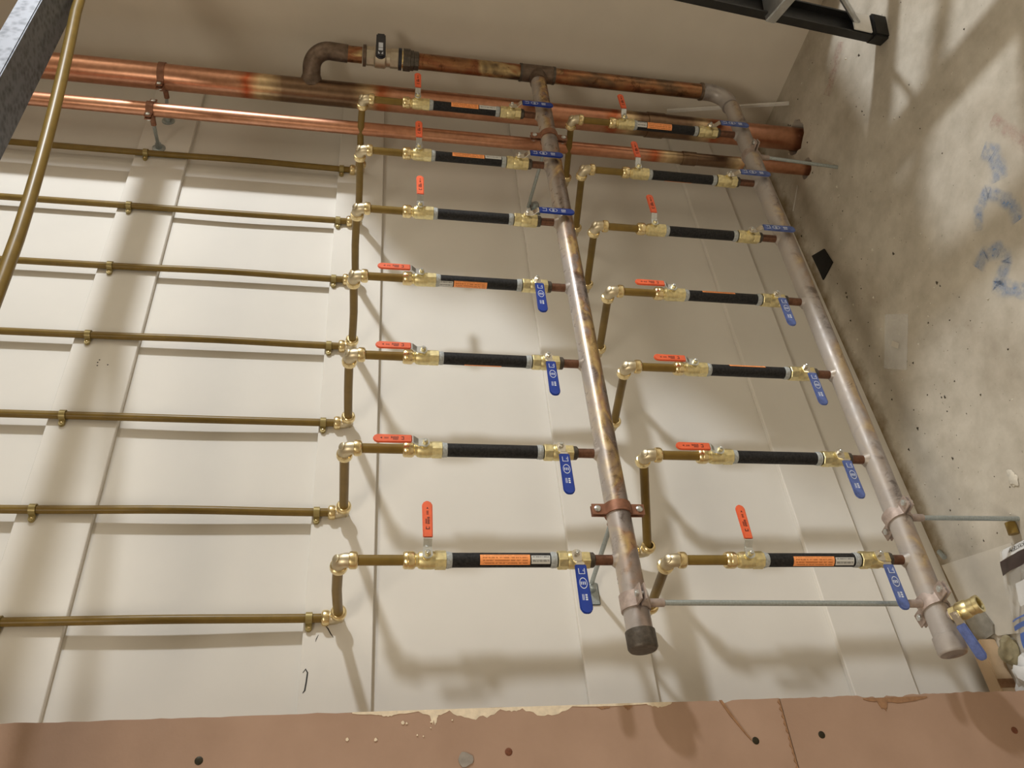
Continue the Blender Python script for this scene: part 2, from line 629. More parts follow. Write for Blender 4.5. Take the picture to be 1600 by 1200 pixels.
slab('wall_back', (-2.0, 0.0, -0.12), (XW + 0.11, 0.12, HT), M['paint'])['label'] = 'off-white painted wall behind the pipes'
slab('wall_right', (XW, -0.66, -0.12), (XW + 0.11, 0.0, HT), M['side_paint'])['label'] = 'plain beige return wall beside the copper risers'
slab('wall_outer', (4.3, -4.0, -0.12), (4.4, 0.2, HT), M['room_paint'])
slab('wall_front', (-2.0, -4.1, -0.12), (4.4, -4.0, HT), M['room_paint'])
slab('wall_left', (-2.1, -4.1, -0.12), (-2.0, 0.12, HT), M['room_paint'])
slab('wall_far', (XW + 0.11, 0.1, -0.12), (4.4, 0.2, HT), M['room_paint'])
slab('ceiling', (-2.1, -4.1, HT), (4.4, 0.2, HT + 0.1), M['room_paint'])

C1 = V((1.957, -0.154))      # thick copper riser
C2 = V((1.829, -0.144))      # thin copper riser
rnd = random.Random(4)


def hole_loop(cx, cy, r, amp, seed):
    rr = random.Random(seed)
    return [(cx + (r + rr.uniform(-amp, amp)) * math.cos(a), cy + (r + rr.uniform(-amp, amp)) * math.sin(a))
            for a in [2 * math.pi * k / 22 for k in range(22)]]


def build_floor():
    bm = bmesh.new()
    def loop(pts):
        vs_ = [bm.verts.new((x, y, 0)) for x, y in pts]
        return vs_, [bm.edges.new((vs_[i], vs_[(i + 1) % len(vs_)])) for i in range(len(vs_))]
    outer, e0 = loop([(-2.0, -4.0), (4.3, -4.0), (4.3, 0.1), (-2.0, 0.1)])
    edges = list(e0)
    holes = []
    for args in ((C1.x - 0.006, C1.y - 0.010, 0.049, 0.005, 1), (C2.x - 0.004, C2.y - 0.006, 0.028, 0.003, 2)):
        hv, he = loop(hole_loop(*args))
        edges += he
        holes.append(he)
    bmesh.ops.triangle_fill(bm, use_beauty=True, edges=edges)
    for he in holes:
        ret = bmesh.ops.extrude_edge_only(bm, edges=he)
        for g in ret['geom']:
            if isinstance(g, bmesh.types.BMVert):
                g.co.z = -0.11
    bmesh.ops.recalc_face_normals(bm, faces=bm.faces)
    me = bpy.data.meshes.new('floor')
    bm.to_mesh(me)
    bm.free()
    me.materials.append(M['concrete'])
    return tag(link('floor', me), 'dusty grey-brown concrete slab', None, None, PA)


FLOOR = build_floor()
for nm, c, r in (('pipe_hole_bottom', C1, 0.06), ('pipe_hole_bottom', C2, 0.036)):
    MB().lathe([(0, r), (0.004, r)], (c.x, c.y, -0.114), (0, 0, 1), 20).build(nm, M['hole'], FLOOR)

# four mounting boards across the wall
TH = 0.013
STRIPS = [(1.655, 1.780), (1.160, 1.277), (0.669, 0.794), (0.170, 0.298)]
for k, (z0, z1) in enumerate(STRIPS):
    o = MB().box((-1.0, -TH, z0), (XW - 0.002, 0.0, z1)).build('trim_%d' % (k + 1), M['strip_paint'], smooth=0, bevel=0.0012, seg=1)
    tag(o, 'painted flat board fixed across the back wall', None, None, PA)
    if k == 1:
        STRIP2 = o
    if k == 0:
        STRIP1 = o


def scribble(name, pts, wdt, mat, parent):
    """Thin flat stroke lying on a plane y = const."""
    mb = MB()
    P = [V(p) for p in pts]
    L_, R_ = [], []
    for i, p in enumerate(P):
        d = (P[min(i + 1, len(P) - 1)] - P[max(i - 1, 0)]).normalized()
        nrm = V((-d.z, 0, d.x)) * wdt * (0.5 if 0 < i < len(P) - 1 else 0.2)
        L_.append(p + nrm)
        R_.append(p - nrm)
    for a, b in zip(L_, R_):
        mb.v += [tuple(a), tuple(b)]
    for i in range(len(P) - 1):
        mb.f.append((2 * i, 2 * i + 1, 2 * i + 3, 2 * i + 2))
    return mb.build(name, mat, parent, smooth=0)


YS = -TH - 0.0004
scribble('scuff_mark', [(0.497, YS, 1.272), (0.503, YS, 1.268), (0.497, YS, 1.2645), (0.482, YS, 1.2655), (0.468, YS, 1.267), (0.464, YS, 1.270)], 0.0024, M['dark_ink'], STRIP2)
scribble('pencil_mark', [(0.577, YS, 1.241), (0.572, YS, 1.236), (0.563, YS, 1.231), (0.556, YS, 1.226)], 0.0018, M['dark_ink'], STRIP2)
scribble('pencil_mark', [(0.561, YS, 1.251), (0.554, YS, 1.254), (0.549, YS, 1.255)], 0.0014, M['dark_ink'], STRIP2)
for (x, z) in ((1.145, 1.720), (1.138, 1.722), (1.130, 1.721), (1.133, 1.702)):
    MB().lathe([(0, 0.0016), (0.0005, 0.0012)], (x, YS + 0.0004, z), (0, -1, 0), 8).build('nail_hole', M['dark_ink'], STRIP1)

# ------------------------------------------------------------------ pink drywall sheets
DY0, DY1 = -0.1650, -0.1495
DF = (1.40 + DY0) / (1.40 - 0.0295)


def dx_(x):
    return x * DF


def dz_(z):
    return 1.195 + (z - 1.195) * DF



def drywall(label, z0, z1, edge, seed):
    rr = random.Random(seed)
    xe = dx_(0.426)
    t = tag(link('drywall_sheet', None, None, (0.0, DY1, z0)), label, 'drywall sheet')
    n = 150
    out = []
    for k in range(n + 1):
        z = z0 + (z1 - z0) * k / n
        j = 0.0016 * mnoise.noise(V((z * 23, seed, 0))) + 0.0012 * mnoise.noise(V((z * 90, seed, 3)))
        for zc, dp, hw in edge:
            j -= dp * max(0.0, 1 - abs(z - dz_(zc)) / hw)
        out.append((xe + j, z - z0))
    out += [(-1.2, z1 - z0), (-1.2, 0.0)]
    # u = X, w = Z; X x Z = -Y, so the sheet grows towards the room
    MB().prism(out, (1, 0, 0), (0, 0, 1), (0, 0, 0), DY1 - DY0).build('board', M['pink'], t, smooth=0)
    return t


DA = drywall('pink drywall sheet reaching off the left edge of the picture', dz_(0.4575), HT, [(0.56, 0.004, 0.012)], 3.0)
DB = drywall('pink drywall sheet in the bottom right corner below the jagged joint', 0.002, dz_(0.4555),
             [(0.262, 0.009, 0.012), (0.225, 0.004, 0.02), (0.285, 0.003, 0.02)], 5.0)


PK = [0]


def patch(parent, name, mat, pts):
    PK[0] += 1
    zb = parent.location.z
    MB().prism([(dx_(x), dz_(z) - zb) for x, z in pts], (1, 0, 0), (0, 0, 1), (0, DY0 - DY1, 0), 0.0003 + 0.00006 * PK[0]).build(name, mat, parent, smooth=0)


def lens(za, zb, depth, seed, base=0.4262, n=14):
    rr = random.Random(seed)
    pts = [(base, za), (base, zb)]
    for k in range(n, -1, -1):
        u = k / n
        z = za + (zb - za) * u
        pts.append((base - 0.0020 - 1.35 * depth * (math.sin(math.pi * u) ** 0.7) * rr.uniform(0.65, 1.1), z))
    return pts


patch(DA, 'torn_edge', M['gypsum'], lens(0.95, 1.035, 0.012, 1))
patch(DA, 'torn_edge', M['gypsum'], lens(0.83, 0.915, 0.011, 2))
patch(DA, 'torn_edge', M['gypsum'], lens(0.914, 0.952, 0.004, 3))
patch(DA, 'torn_edge', M['gypsum'], lens(1.035, 1.085, 0.007, 4))
patch(DA, 'torn_edge', M['gypsum'], lens(1.052, 1.068, 0.016, 5))
patch(DA, 'torn_edge', M['gypsum'], lens(1.085, 1.19, 0.003, 6))
patch(DA, 'torn_edge', M['gypsum'], lens(1.115, 1.152, 0.006, 7))
patch(DA, 'torn_edge', M['gypsum'], lens(0.655, 0.70, 0.005, 8))
patch(DA, 'torn_edge', M['torn_brown'], lens(0.725, 0.742, 0.007, 9))
patch(DA, 'torn_edge', M['torn_brown'], lens(0.762, 0.79, 0.005, 10))
patch(DA, 'torn_edge', M['gypsum'], lens(0.70, 0.83, 0.0015, 11))
patch(DB, 'torn_edge', M['torn_brown'], lens(0.17, 0.297, 0.006, 12, 0.4215))
patch(DB, 'torn_edge', M['torn_brown'], lens(0.252, 0.272, 0.014, 13, 0.418))
for k in range(9):
    z = 1.02 + rnd.random() * 0.19
    x = 0.41 - rnd.random() * 0.03
    s = rnd.uniform(0.0012, 0.003)
    patch(DA, 'chip', M['gypsum'], [(x + s * math.cos(a) * rnd.uniform(.6, 1.2), z + s * math.sin(a) * rnd.uniform(.6, 1.2)) for a in [0, 1.1, 2.3, 3.3, 4.4, 5.4]])
patch(DA, 'smudge', M['grey_smudge'], [(0.348 + 0.011 * math.cos(a) * (1 + .2 * math.sin(3 * a)), 1.012 + 0.012 * math.sin(a)) for a in [k * .52 for k in range(12)]])
# crack in the paper and jagged joint between the sheets
patch(DA, 'crack', M['torn_brown'], [(0.4262, 0.5690), (0.4262, 0.5640), (0.395, 0.548), (0.370, 0.534), (0.360, 0.527), (0.3595, 0.529), (0.372, 0.538), (0.400, 0.556)])
jag = [(0.426 - 0.006 * k, 0.4572 + 0.002 * rnd.random() + (0.003 if k % 2 else 0)) for k in range(0, 60)]
patch(DA, 'torn_joint', M['torn_brown'], jag + [(jag[-1][0], 0.4575), (jag[0][0], 0.4575)])


tag(MB().box((0.295, DY1 + 0.0005, 0.0), (0.335, -TH - 0.0005, HT)).build('trim_5', M['wood'], smooth=0, bevel=0.002, seg=1), 'timber stud behind the pink drywall', None, None, PA)


def screw(parent, x, z, mat, label=None):
    y = DY0 - DY1
    zb = parent.location.z
    o = MB().lathe([(-0.002, 0.0056), (0.0004, 0.0056), (0.0009, 0.0046), (0.0010, 0.0020)], (dx_(x), y, dz_(z) - zb), (0, -1, 0), 12).build('screw', mat, parent)
    return o


screw(DA, 0.363, 1.413, M['screw_dark'])
screw(DA, 0.357, 0.943, M['rust'])
screw(DA, 0.358, 0.520, M['screw_dark'])
screw(DB, 0.363, 0.397, M['screw_dark'])
screw(DB, 0.357, 0.022, M['rust'])

# ------------------------------------------------------------------ pipe work: shared parts
XR = [0.587 + 0.2055 * i for i in range(7)]
YP = -TH - 0.0085            # pipes lying on the boards
YB = -0.236                  # branch row plane
RP = 0.0083
ZE = 1.219
DZ2 = -0.527
ORD = ['closest to the pink drywall', 'second from the pink drywall', 'third from the pink drywall', 'fourth from the pink drywall',
       'fifth from the pink drywall', 'sixth from the pink drywall', 'farthest from the pink drywall']
COLN = ['left column', 'right column']

PIPE_PROTO = {}


def collar(mb, o, ax):
    """Rounded push-fit collar starting at o and going out along ax."""
    mb.lathe([(0.0, 0.0112), (0.0012, 0.0132), (0.004, 0.0138), (0.009, 0.0138), (0.0115, 0.0131), (0.0135, 0.0106), (0.0135, RP - 0.0005)], o, ax, 20, caps=False)
    return mb


def make_elbow(name, a, b, loc, label, group):
    """Push-fit elbow with sockets looking along a and b from its centre."""
    t = thing(name, label, 'pipe elbow', loc, group)
    a, b = V(a).normalized(), V(b).normalized()
    mb = MB()
    c = V((0, 0, 0))
    mb.tube([a * 0.018] + arc(c, -a, b, 0.0125, 8) + [b * 0.018], 0.0113, 16)
    mb.lathe([(-0.001, 0.0068), (0.0016, 0.0068), (0.0026, 0.0052)], tuple(-(a + b).normalized() * 0.0060 + V((0, 0, 0)) - b * 0.0), tuple(-(a + b)), 14)
    mb.build('body', M['brass_dull'], t)
    for d in (a, b):
        collar(MB(), tuple(d * 0.015), tuple(d)).build('collar', M['brass'], t)
    return t


ELB_PROTO = {}


def elbow(key, name, a, b, loc, label, group):
    if key in ELB_PROTO:
        return dup(ELB_PROTO[key], loc, label)
    ELB_PROTO[key] = make_elbow(name, a, b, loc, label, group)
    return ELB_PROTO[key]


def pipe(name, pts, r, mat, label, group, cat='pipe', n=14):
    p0 = V(pts[0])
    o = MB().tube([V(p) - p0 for p in pts], r, n).build(name, mat, None, tuple(p0))
    return tag(o, label, cat, group)


# --- wall pipes with their clips ------------------------------------------------
CLIP = None


def clip(loc, label):
    global CLIP
    if CLIP:
        return dup(CLIP, loc, label)
    t = thing('pipe_clip', label, 'pipe clip', loc, 'pipe clips on the mounting boards')
    mb = MB()
    prof = []
    r0, r1 = 0.0085, 0.0104
    pts = []
    for k in range(11):
        a = math.pi * k / 10
        pts.append((r1 * math.cos(a), -r1 * math.sin(a)))
    pts = [(r1, 0.0085)] + pts + [(-r1, 0.0085), (-r0, 0.0085)]
    for k in range(11):
        a = math.pi - math.pi * k / 10
        pts.append((r0 * math.cos(a), -r0 * math.sin(a)))
    pts.append((r0, 0.0085))
    mb.prism(pts, (1, 0, 0), (0, 1, 0), (0, 0, -0.0055), 0.011)
    mb.build('strap', M['clip'], t, smooth=40)
    # screw tab below the pipe (towards the pink drywall)
    tab = [(-0.0095, -0.0055), (-0.0185, -0.0055), (-0.0215, -0.0030), (-0.0225, 0.0), (-0.0215, 0.0030), (-0.0185, 0.0055), (-0.0095, 0.0055)]
    MB().prism(tab, (1, 0, 0), (0, 0, 1), (0, 0.0085, 0), 0.0065).build('tab', M['clip'], t, smooth=30, bevel=0.001)
    MB().lathe([(0, 0.0028), (0.0012, 0.0026), (0.002, 0.0012)], (-0.0160, 0.0022, 0), (0, -1, 0), 10).build('screw', M['brass'], t)
    CLIP = t
    return t


for i, x in enumerate(XR):
    dx = [0.0, 0.001, -0.002, 0.001, 0.002, -0.003, 0.001][i]
    bow = [0.003, 0.003, 0.002, 0.002, 0.002, 0.002, 0.002][i]
    pts = []
    for k in range(25):
        z = ZE + 0.018 + (HT - ZE - 0.02) * k / 24
        s = 0.0
        if 1.268 < z < 1.75:
            s = math.sin(math.pi * (z - 1.268) / (1.75 - 1.268)) ** 2
        pts.append((x + dx * s, YP - bow * s, z))
    pipe('wall_pipe', pts, 0.0077, M['pex'], 'long brown pipe along the wall, ' + ORD[i], 'brown wall pipes')
    clip((x, YP, 1.268), 'brown clip on the board by the elbows, wall pipe ' + ORD[i])
    clip((x, YP, 1.752), 'brown clip on the leftmost board, wall pipe ' + ORD[i])
    elbow('in1', 'pipe_elbow', (0, 0, 1), (0, -1, 0), (x, YP, ZE), 'brass wall elbow ending the brown wall pipe ' + ORD[i], 'brass wall elbows')
    b = [0.003, 0.0, 0.001, -0.002, 0.002, -0.001, 0.003][i]
    pipe('standoff_pipe', [(x, YP - 0.016, ZE), (x, YP - 0.06, ZE + b * 0.6), (x, YP - 0.11, ZE + b), (x, YB + 0.05, ZE + b * 0.6), (x, YB + 0.016, ZE)], RP, M['pex'],
         'short brown pipe between two elbows, left column, row ' + ORD[i], 'brown standoff pipes')

# right column: standoff pipes run back to the wall behind the collecting pipe
ZE2 = ZE + DZ2
IN2 = [(0.587, 0.668), (0.706, 0.650), (0.998, 0.668), (1.2035, 0.668), (1.409, 0.668), (1.6145, 0.668), (1.820, 0.668)]
for i, x in enumerate(XR):
    xi, zi = IN2[i]
    yi = -0.034
    elbow('in2', 'pipe_elbow', (0, -1, 0), (0, 0, 1), (xi, yi, zi), 'brass wall elbow behind the left collecting pipe, row ' + ORD[i], 'brass wall elbows behind the collecting pipe')
    pipe('standoff_pipe', [(xi, yi - 0.016, zi), (xi * .5 + x * .5, (yi + YB) / 2, (zi + ZE2) / 2), (x, YB + 0.016, ZE2)], RP, M['pex'],
         'short brown pipe running back to the wall, right column, row ' + ORD[i], 'brown standoff pipes of the right column')
    pipe('wall_stub_pipe', [(xi, yi, zi + 0.016), (xi, yi + 0.010, zi + 0.027), (xi, -0.006, zi + 0.030)], 0.0077, M['pex'],
         'brown pipe stub entering the wall, right column, row ' + ORD[i], 'brown pipe stubs')


# --- valves ----------------------------------------------------------------------
def capsule(x0, x1, hw, n=6):
    """Outline of a lever lying along +u from x0 to x1 with a round far end."""
    pts = [(x0, -hw * 0.92), (x1 - hw, -hw)]
    for k in range(1, n):
        a = -math.pi / 2 + math.pi * k / n
        pts.append((x1 - hw + hw * math.cos(a), hw * math.sin(a)))
    pts += [(x1 - hw, hw), (x0, hw * 0.92)]
    return pts


def red_marks(u, w_, o, parent):
    """Black print: a bracket, a block of strokes and an arrow, as on the grips."""
    mb = MB()
    t = 0.0003
    def bar(a0, a1, b0, b1):
        mb.prism([(a0, b0), (a1, b0), (a1, b1), (a0, b1)], u, w_, o, t)
    bar(0.036, 0.0372, -0.003, 0.003)
    bar(0.036, 0.0405, -0.003, -0.0018)
    bar(0.036, 0.0405, 0.0018, 0.003)
    for k in range(5):
        bar(0.0455 + k * 0.0026, 0.0470 + k * 0.0026, -0.0032 + 0.0004 * (k % 2), 0.0006)
    for k in range(4):
        bar(0.046 + k * 0.0022, 0.0474 + k * 0.0022, 0.0014, 0.0034)
    for k in range(4):
        bar(0.0620 + k * 0.0018, 0.0628 + k * 0.0018, -0.0016, 0.0016)
    mb.prism([(0.072, -0.0016), (0.0755, 0.0), (0.072, 0.0016)], u, w_, o, t)
    mb.build('printed_mark', M['ink'], parent, smooth=0)


def blue_marks(u, w_, o, parent, mat):
    mb = MB()
    t = 0.0003
    def bar(a0, a1, b0, b1):
        mb.prism([(a0, b0), (a1, b0), (a1, b1), (a0, b1)], u, w_, o, t)
    bar(0.031, 0.0405, -0.0050, -0.0041)
    bar(0.031, 0.0405, 0.0041, 0.0050)
    bar(0.0396, 0.0405, -0.0050, 0.0050)
    bar(0.0335, 0.036, 0.0020, 0.0028)
    # oval ring
    n = 20
    i = len(mb.v)
    U, W, O = V(u), V(w_), V(o) + V(u).cross(V(w_)).normalized() * t
    for k in range(n):
        a = 2 * math.pi * k / n
        for s in (1.0, 0.86):
            mb.v.append(tuple(O + U * (0.0555 + 0.0092 * s * math.cos(a)) + W * (0.0062 * s * math.sin(a))))
    for k in range(n):
        k2 = (k + 1) % n
        mb.f.append((i + 2 * k, i + 2 * k2, i + 2 * k2 + 1, i + 2 * k + 1))
    for k in range(3):
        bar(0.0530, 0.0580, -0.0040 + k * 0.003, -0.0026 + k * 0.003)
    bar(0.0735, 0.0830, -0.0024, -0.0016)
    bar(0.0735, 0.0830, -0.0044, -0.0036)
    for k in range(3):
        bar(0.0735 + k * 0.0036, 0.0760 + k * 0.0036, 0.0004, 0.0036)
    mb.build('printed_mark', mat, parent, smooth=0)


def lever(t, kind, d, zs, ys, marks=True, dusty=False):
    """Lever handle on a stem at (0, ys, zs); d = direction the lever points (unit vector in the XZ plane)."""
    u = V(d)
    y = V((0, -1, 0))
    w_ = y.cross(u)                     # u x w_ = -y... chosen so the plate grows outwards
    if u.cross(w_).dot(y) < 0:
        w_ = -w_
    o = V((0, ys, zs))
    if kind == 'red':
        hw, r0, r1, lift = 0.0082, 0.0225, 0.087, 0.0085
        gm, mm = M['red'], None
    else:
        hw, r0, r1, lift = 0.0100, 0.024, 0.104, 0.0105
        gm = M['blue_dusty'] if dusty else M['blue']
    # steel arm: round eye, then a step up, then the tang inside the grip
    mb = MB()
    eye = [(-0.0075 * math.cos(a), 0.0085 * math.sin(a)) for a in [R(-75 + 150 * k / 8) for k in range(9)]]
    mb.prism(eye + [(0.012, 0.0068), (0.012, -0.0068)], u, w_, o, 0.0018)
    side = [(0.011, 0.0), (0.0125, 0.0), (0.0215, lift), (0.034, lift), (0.034, lift + 0.0018), (0.0205, lift + 0.0018), (0.0115, 0.0018)]
    mb.prism(side, u, y, o + w_ * 0.0066 * (1 if u.cross(y).dot(w_) < 0 else -1), 0.0132)
    mb.build('lever', M['steel'] if kind == 'red' else M['chrome'], t, smooth=30)
    g = MB().prism(capsule(r0, r1, hw), u, w_, o + y * (lift - 0.0012), 0.0044).build('grip', gm, t, smooth=40, bevel=0.0014)
    if marks:
        mo = tuple(o + y * (lift + 0.0032))
        if kind == 'red':
            red_marks(u, w_, mo, g)
        else:
            blue_marks(u, w_, mo, g, M['white_ink'])
    MB().lathe([(0, 0.0048), (0.0035, 0.0048), (0.0045, 0.0040)], tuple(o + y * 0.0018), tuple(y), 6).build('nut', M['brass_rough'] if kind == 'red' else M['chrome'], t, smooth=20)
    MB().lathe([(0.003, 0.003), (0.0075, 0.003), (0.0082, 0.0022)], tuple(o + y * 0.0018), tuple(y), 10).build('stem', M['steel'], t)


def make_red_valve(loc, label, d):
    """Axis Z, z = 0 at the upper (push-fit) end, running down to z = -0.066."""
    t = thing('ball_valve', label, 'valve', loc, 'red-handled ball valves')
    mb = MB()
    ax = (0, 0, -1)
    mb.lathe([(0.018, 0.0105), (0.022, 0.0102), (0.024, 0.0128), (0.030, 0.0143), (0.044, 0.0143), (0.047, 0.0138), (0.050, 0.0138)], (0, 0, 0), ax, 20)
    mb.lathe([(0.049, 0.0148), (0.0655, 0.0148)], (0, 0, 0), ax, 8, ph=R(22.5))
    mb.lathe([(0.010, 0.0075), (0.0165, 0.0075), (0.0170, 0.0060), (0.0205, 0.0060)], (0, 0, -0.036), (0, -1, 0), 12)
    mb.build('body', M['brass_rough'], t, smooth=32)
    MB().lathe([(0.0, RP - 0.0003), (0.0, 0.0118), (0.002, 0.0136), (0.006, 0.0142), (0.0072, 0.0134), (0.0082, 0.0142), (0.015, 0.0142), (0.018, 0.0128), (0.0195, 0.0102)],
               (0, 0, 0), ax, 20, caps=False).build('collar', M['brass'], t)
    lever(t, 'red', d, -0.036, -0.0205)
    return t


def make_blue_valve(loc, label, d, dusty):
    t = thing('ball_valve', label, 'valve', loc, 'blue-handled ball valves')
    ax = (0, 0, -1)
    mb = MB()
    mb.lathe([(0.0, 0.0142), (0.001, 0.0150), (0.015, 0.0150), (0.0162, 0.0138)], (0, 0, 0), ax, 8, ph=R(22.5))
    mb.lathe([(0.0155, 0.0132), (0.020, 0.0146), (0.034, 0.0146), (0.0375, 0.0132)], (0, 0, 0), ax, 20)
    mb.lathe([(0.0370, 0.0138), (0.038, 0.0148), (0.051, 0.0148), (0.052, 0.0140)], (0, 0, 0), ax, 6)
    mb.lathe([(0.010, 0.0078), (0.0170, 0.0078), (0.0175, 0.0060), (0.0205, 0.0060)], (0, 0, -0.027), (0, -1, 0), 12)
    mb.build('body', M['brass_rough'], t, smooth=28)
    lever(t, 'blue', d, -0.027, -0.0205, True, dusty)
    return t


VP = {}


def valve(kind, loc, label, d, dusty=False):
    key = (kind, d, dusty)
    if key in VP:
        return dup(VP[key], loc, label)
    VP[key] = make_red_valve(loc, label, d) if kind == 'red' else make_blue_valve(loc, label, d, dusty)
    return VP[key]


# --- black tubes with their stickers ----------------------------------------------
RT = 0.0116
TL = 0.168


def sticker(parent, name, mat, z0, z1, phi, span):
    """Curved patch on the tube, z measured down from the tube top, centred on angle phi (0 = away from wall, + = towards the risers)."""
    me = bpy.data.meshes.new(name)
    n = 10
    r = RT + 0.0004
    vs_, fs, uvs = [], [], []
    for k in range(n + 1):
        a = phi - span / 2 + span * k / n
        x, y = r * math.sin(R(a)), -r * math.cos(R(a))
        vs_ += [(x, y, -z0), (x, y, -z1)]
        uvs += [(0, k / n), (1, k / n)]
    for k in range(n):
        fs.append((2 * k, 2 * k + 1, 2 * k + 3, 2 * k + 2))
    me.from_pydata(vs_, [], fs)
    uvl = me.uv_layers.new(name='uv')
    for p in me.polygons:
        for li, vi in zip(p.loop_indices, p.vertices):
            uvl.data[li].uv = uvs[vi]
    me.shade_smooth()
    me.materials.append(mat)
    return link(name, me, parent)


# (orange z0, z1), (white z0, z1), angle offset from facing the camera (deg, + = picture up), span
LAB = {(0, 0): ((0.049, 0.128), (0.130, 0.160), 4, 82), (0, 3): ((0.033, 0.100), (0.004, 0.031), -34, 80), (0, 2): ((0.045, 0.115), None, -92, 70),
       (0, 5): ((0.045, 0.120), (0.122, 0.160), 55, 76), (0, 6): ((0.050, 0.118), (0.120, 0.162), 48, 80),
       (1, 0): ((0.048, 0.122), (0.124, 0.158), -12, 84), (1, 2): ((0.044, 0.120), None, 88, 70), (1, 3): ((0.036, 0.110), None, 84, 72),
       (1, 5): ((0.040, 0.110), None, -98, 60), (1, 6): ((0.032, 0.098), (0.004, 0.030), 20, 84)}
TUBE_ME = None
tape_me = {}


def black_tube(c, i, loc):
    global TUBE_ME
    x = XR[i]
    what = {(0, 0): 'with two stickers facing out', (1, 0): 'with two stickers facing out'}.get((c, i))
    if what is None:
        if (c, i) in LAB:
            what = 'with an orange sticker'
        else:
            what = 'without a visible sticker'
    t = thing('black_pipe', 'black pipe %s, %s, %s' % (what, COLN[c], ORD[i]), 'pipe', loc, 'black pipes between the valves')
    if TUBE_ME is None:
        TUBE_ME = MB().lathe([(0, RT), (TL, RT)], (0, 0, 0), (0, 0, -1), 20).build('tube', M['tube'], t).data
    else:
        link('tube', TUBE_ME, t)
    for s, key in ((0, 'a%d' % (i % 3)), (1, 'b%d' % ((i + c) % 3))):
        rr = random.Random(hash(key) % 1000 if False else sum(map(ord, key)))
        z0 = 0.0045 if s == 0 else -TL + 0.006
        if key not in tape_me:
            mb = MB()
            pr_ = [(0.0, RT + 0.0002)]
            for k in range(5):
                pr_.append((0.0012 + k * 0.0020, 0.0124 + rr.uniform(-0.0002, 0.0009)))
            pr_.append((0.0105, 0.0118))
            mb.lathe(pr_, (0, 0, z0), (0, 0, -1), 14, caps=False)
            tape_me[key] = mb.build('thread_tape', M['tape'], t).data
        else:
            link('thread_tape', tape_me[key], t)
    if (c, i) in LAB:
        og, wh, off, span = LAB[(c, i)]
        face = -math.degrees(math.atan2(x, 1.164))
        tag(sticker(t, 'orange_sticker', M['label_orange'], og[0], og[1], face + off, span), 'orange sticker with small print')
        if wh:
            tag(sticker(t, 'white_sticker', M['label_white'], wh[0], wh[1], face + off, span * 0.8), 'white barcode sticker')
    return t


for c in (0, 1):
    dz = DZ2 * c
    for i, x in enumerate(XR):
        row = '%s, row %s' % (COLN[c], ORD[i])
        elbow('out', 'pipe_elbow', (0, 1, 0), (0, 0, -1), (x, YB, ZE + dz), 'brass outer elbow, ' + row, 'brass outer elbows')
        pipe('connector_pipe', [(x, YB, ZE + dz - 0.017), (x, YB, ZE + dz - 0.106)], RP, M['pex'], 'brown pipe between elbow and red valve, ' + row, 'brown connector pipes')
        d = (0, 0, 1) if i in (1, 2, 3) else (1, 0, 0)
        st = 'lever along the pipe' if i in (1, 2, 3) else 'lever crossing the pipe'
        valve('red', (x, YB, 1.1225 + dz), 'red-handled brass valve, %s, %s' % (st, row), d)
        black_tube(c, i, (x, YB, 1.0535 + dz))
        d = (-1, 0, 0) if i < 4 else (0, 0, -1)
        st = 'crossing the pipe' if i < 4 else 'over the collecting pipe'
        valve('blue', (x, YB, 0.8795 + dz), 'blue-handled brass valve, lever %s, %s' % (st, row), d, c == 1)

# ------------------------------------------------------------------ collecting pipes and header
ZM = [0.765, 0.228]
TILT = [0.0, 0.016]        # the right one is not quite level
Z0 = [0.765, 0.2557]
YM = -0.238
RM = 0.0206
XEND = [0.438, 0.421]
XH = 2.012
for c in (0, 1):
    mat = M['manifold'] if c == 0 else M['manifold_dusty']
    nm = ['left', 'right'][c]
    t = thing('collecting_pipe', 'fat heat-stained copper collecting pipe, %s one of two' % nm, 'pipe', (0, YM, Z0[c]), 'copper collecting pipes')
    t.rotation_euler = (0, TILT[c], 0)
    x1 = XH - 0.041 if c == 0 else XH - 0.060
    MB().tube([(XEND[c] + 0.012 + (x1 - XEND[c] - 0.012) * k / 30, 0, 0) for k in range(31)], RM, 24).build('pipe', mat, t)
    MB().lathe([(0, RM), (0.001, RM + 0.0026), (0.026, RM + 0.0026), (0.029, RM + 0.001), (0.030, RM)], (XEND[c] + 0.030, 0, 0), (-1, 0, 0), 24).build(
        'end_cap', M['solder'] if c == 0 else mat, t)
    for i, x in enumerate(XR):
        zt = 0.8275 + DZ2 * c - (Z0[c] - TILT[c] * x)
        s = MB().lathe([(0.0, 0.0085), (zt - 0.004, 0.0085)], (x, 0.002, 0), (0, 0, 1), 14, caps=False)
        s.build('branch_stub', M['stub'], t)
        MB().lathe([(0, 0.0098), (0.002, 0.0122), (0.0085, 0.0125), (0.010, 0.0105)], (x, 0.002, zt - 0.009), (0, 0, 1), 12).build('solder_cup', M['solder'], t)
        MB().lathe([(0.0165, 0.0150), (0.0205, 0.0118), (0.0235, 0.0096), (0.0245, 0.0085)], (x, 0.002, 0), (0, 0, 1), 16, caps=False).build('solder_joint', mat, t)

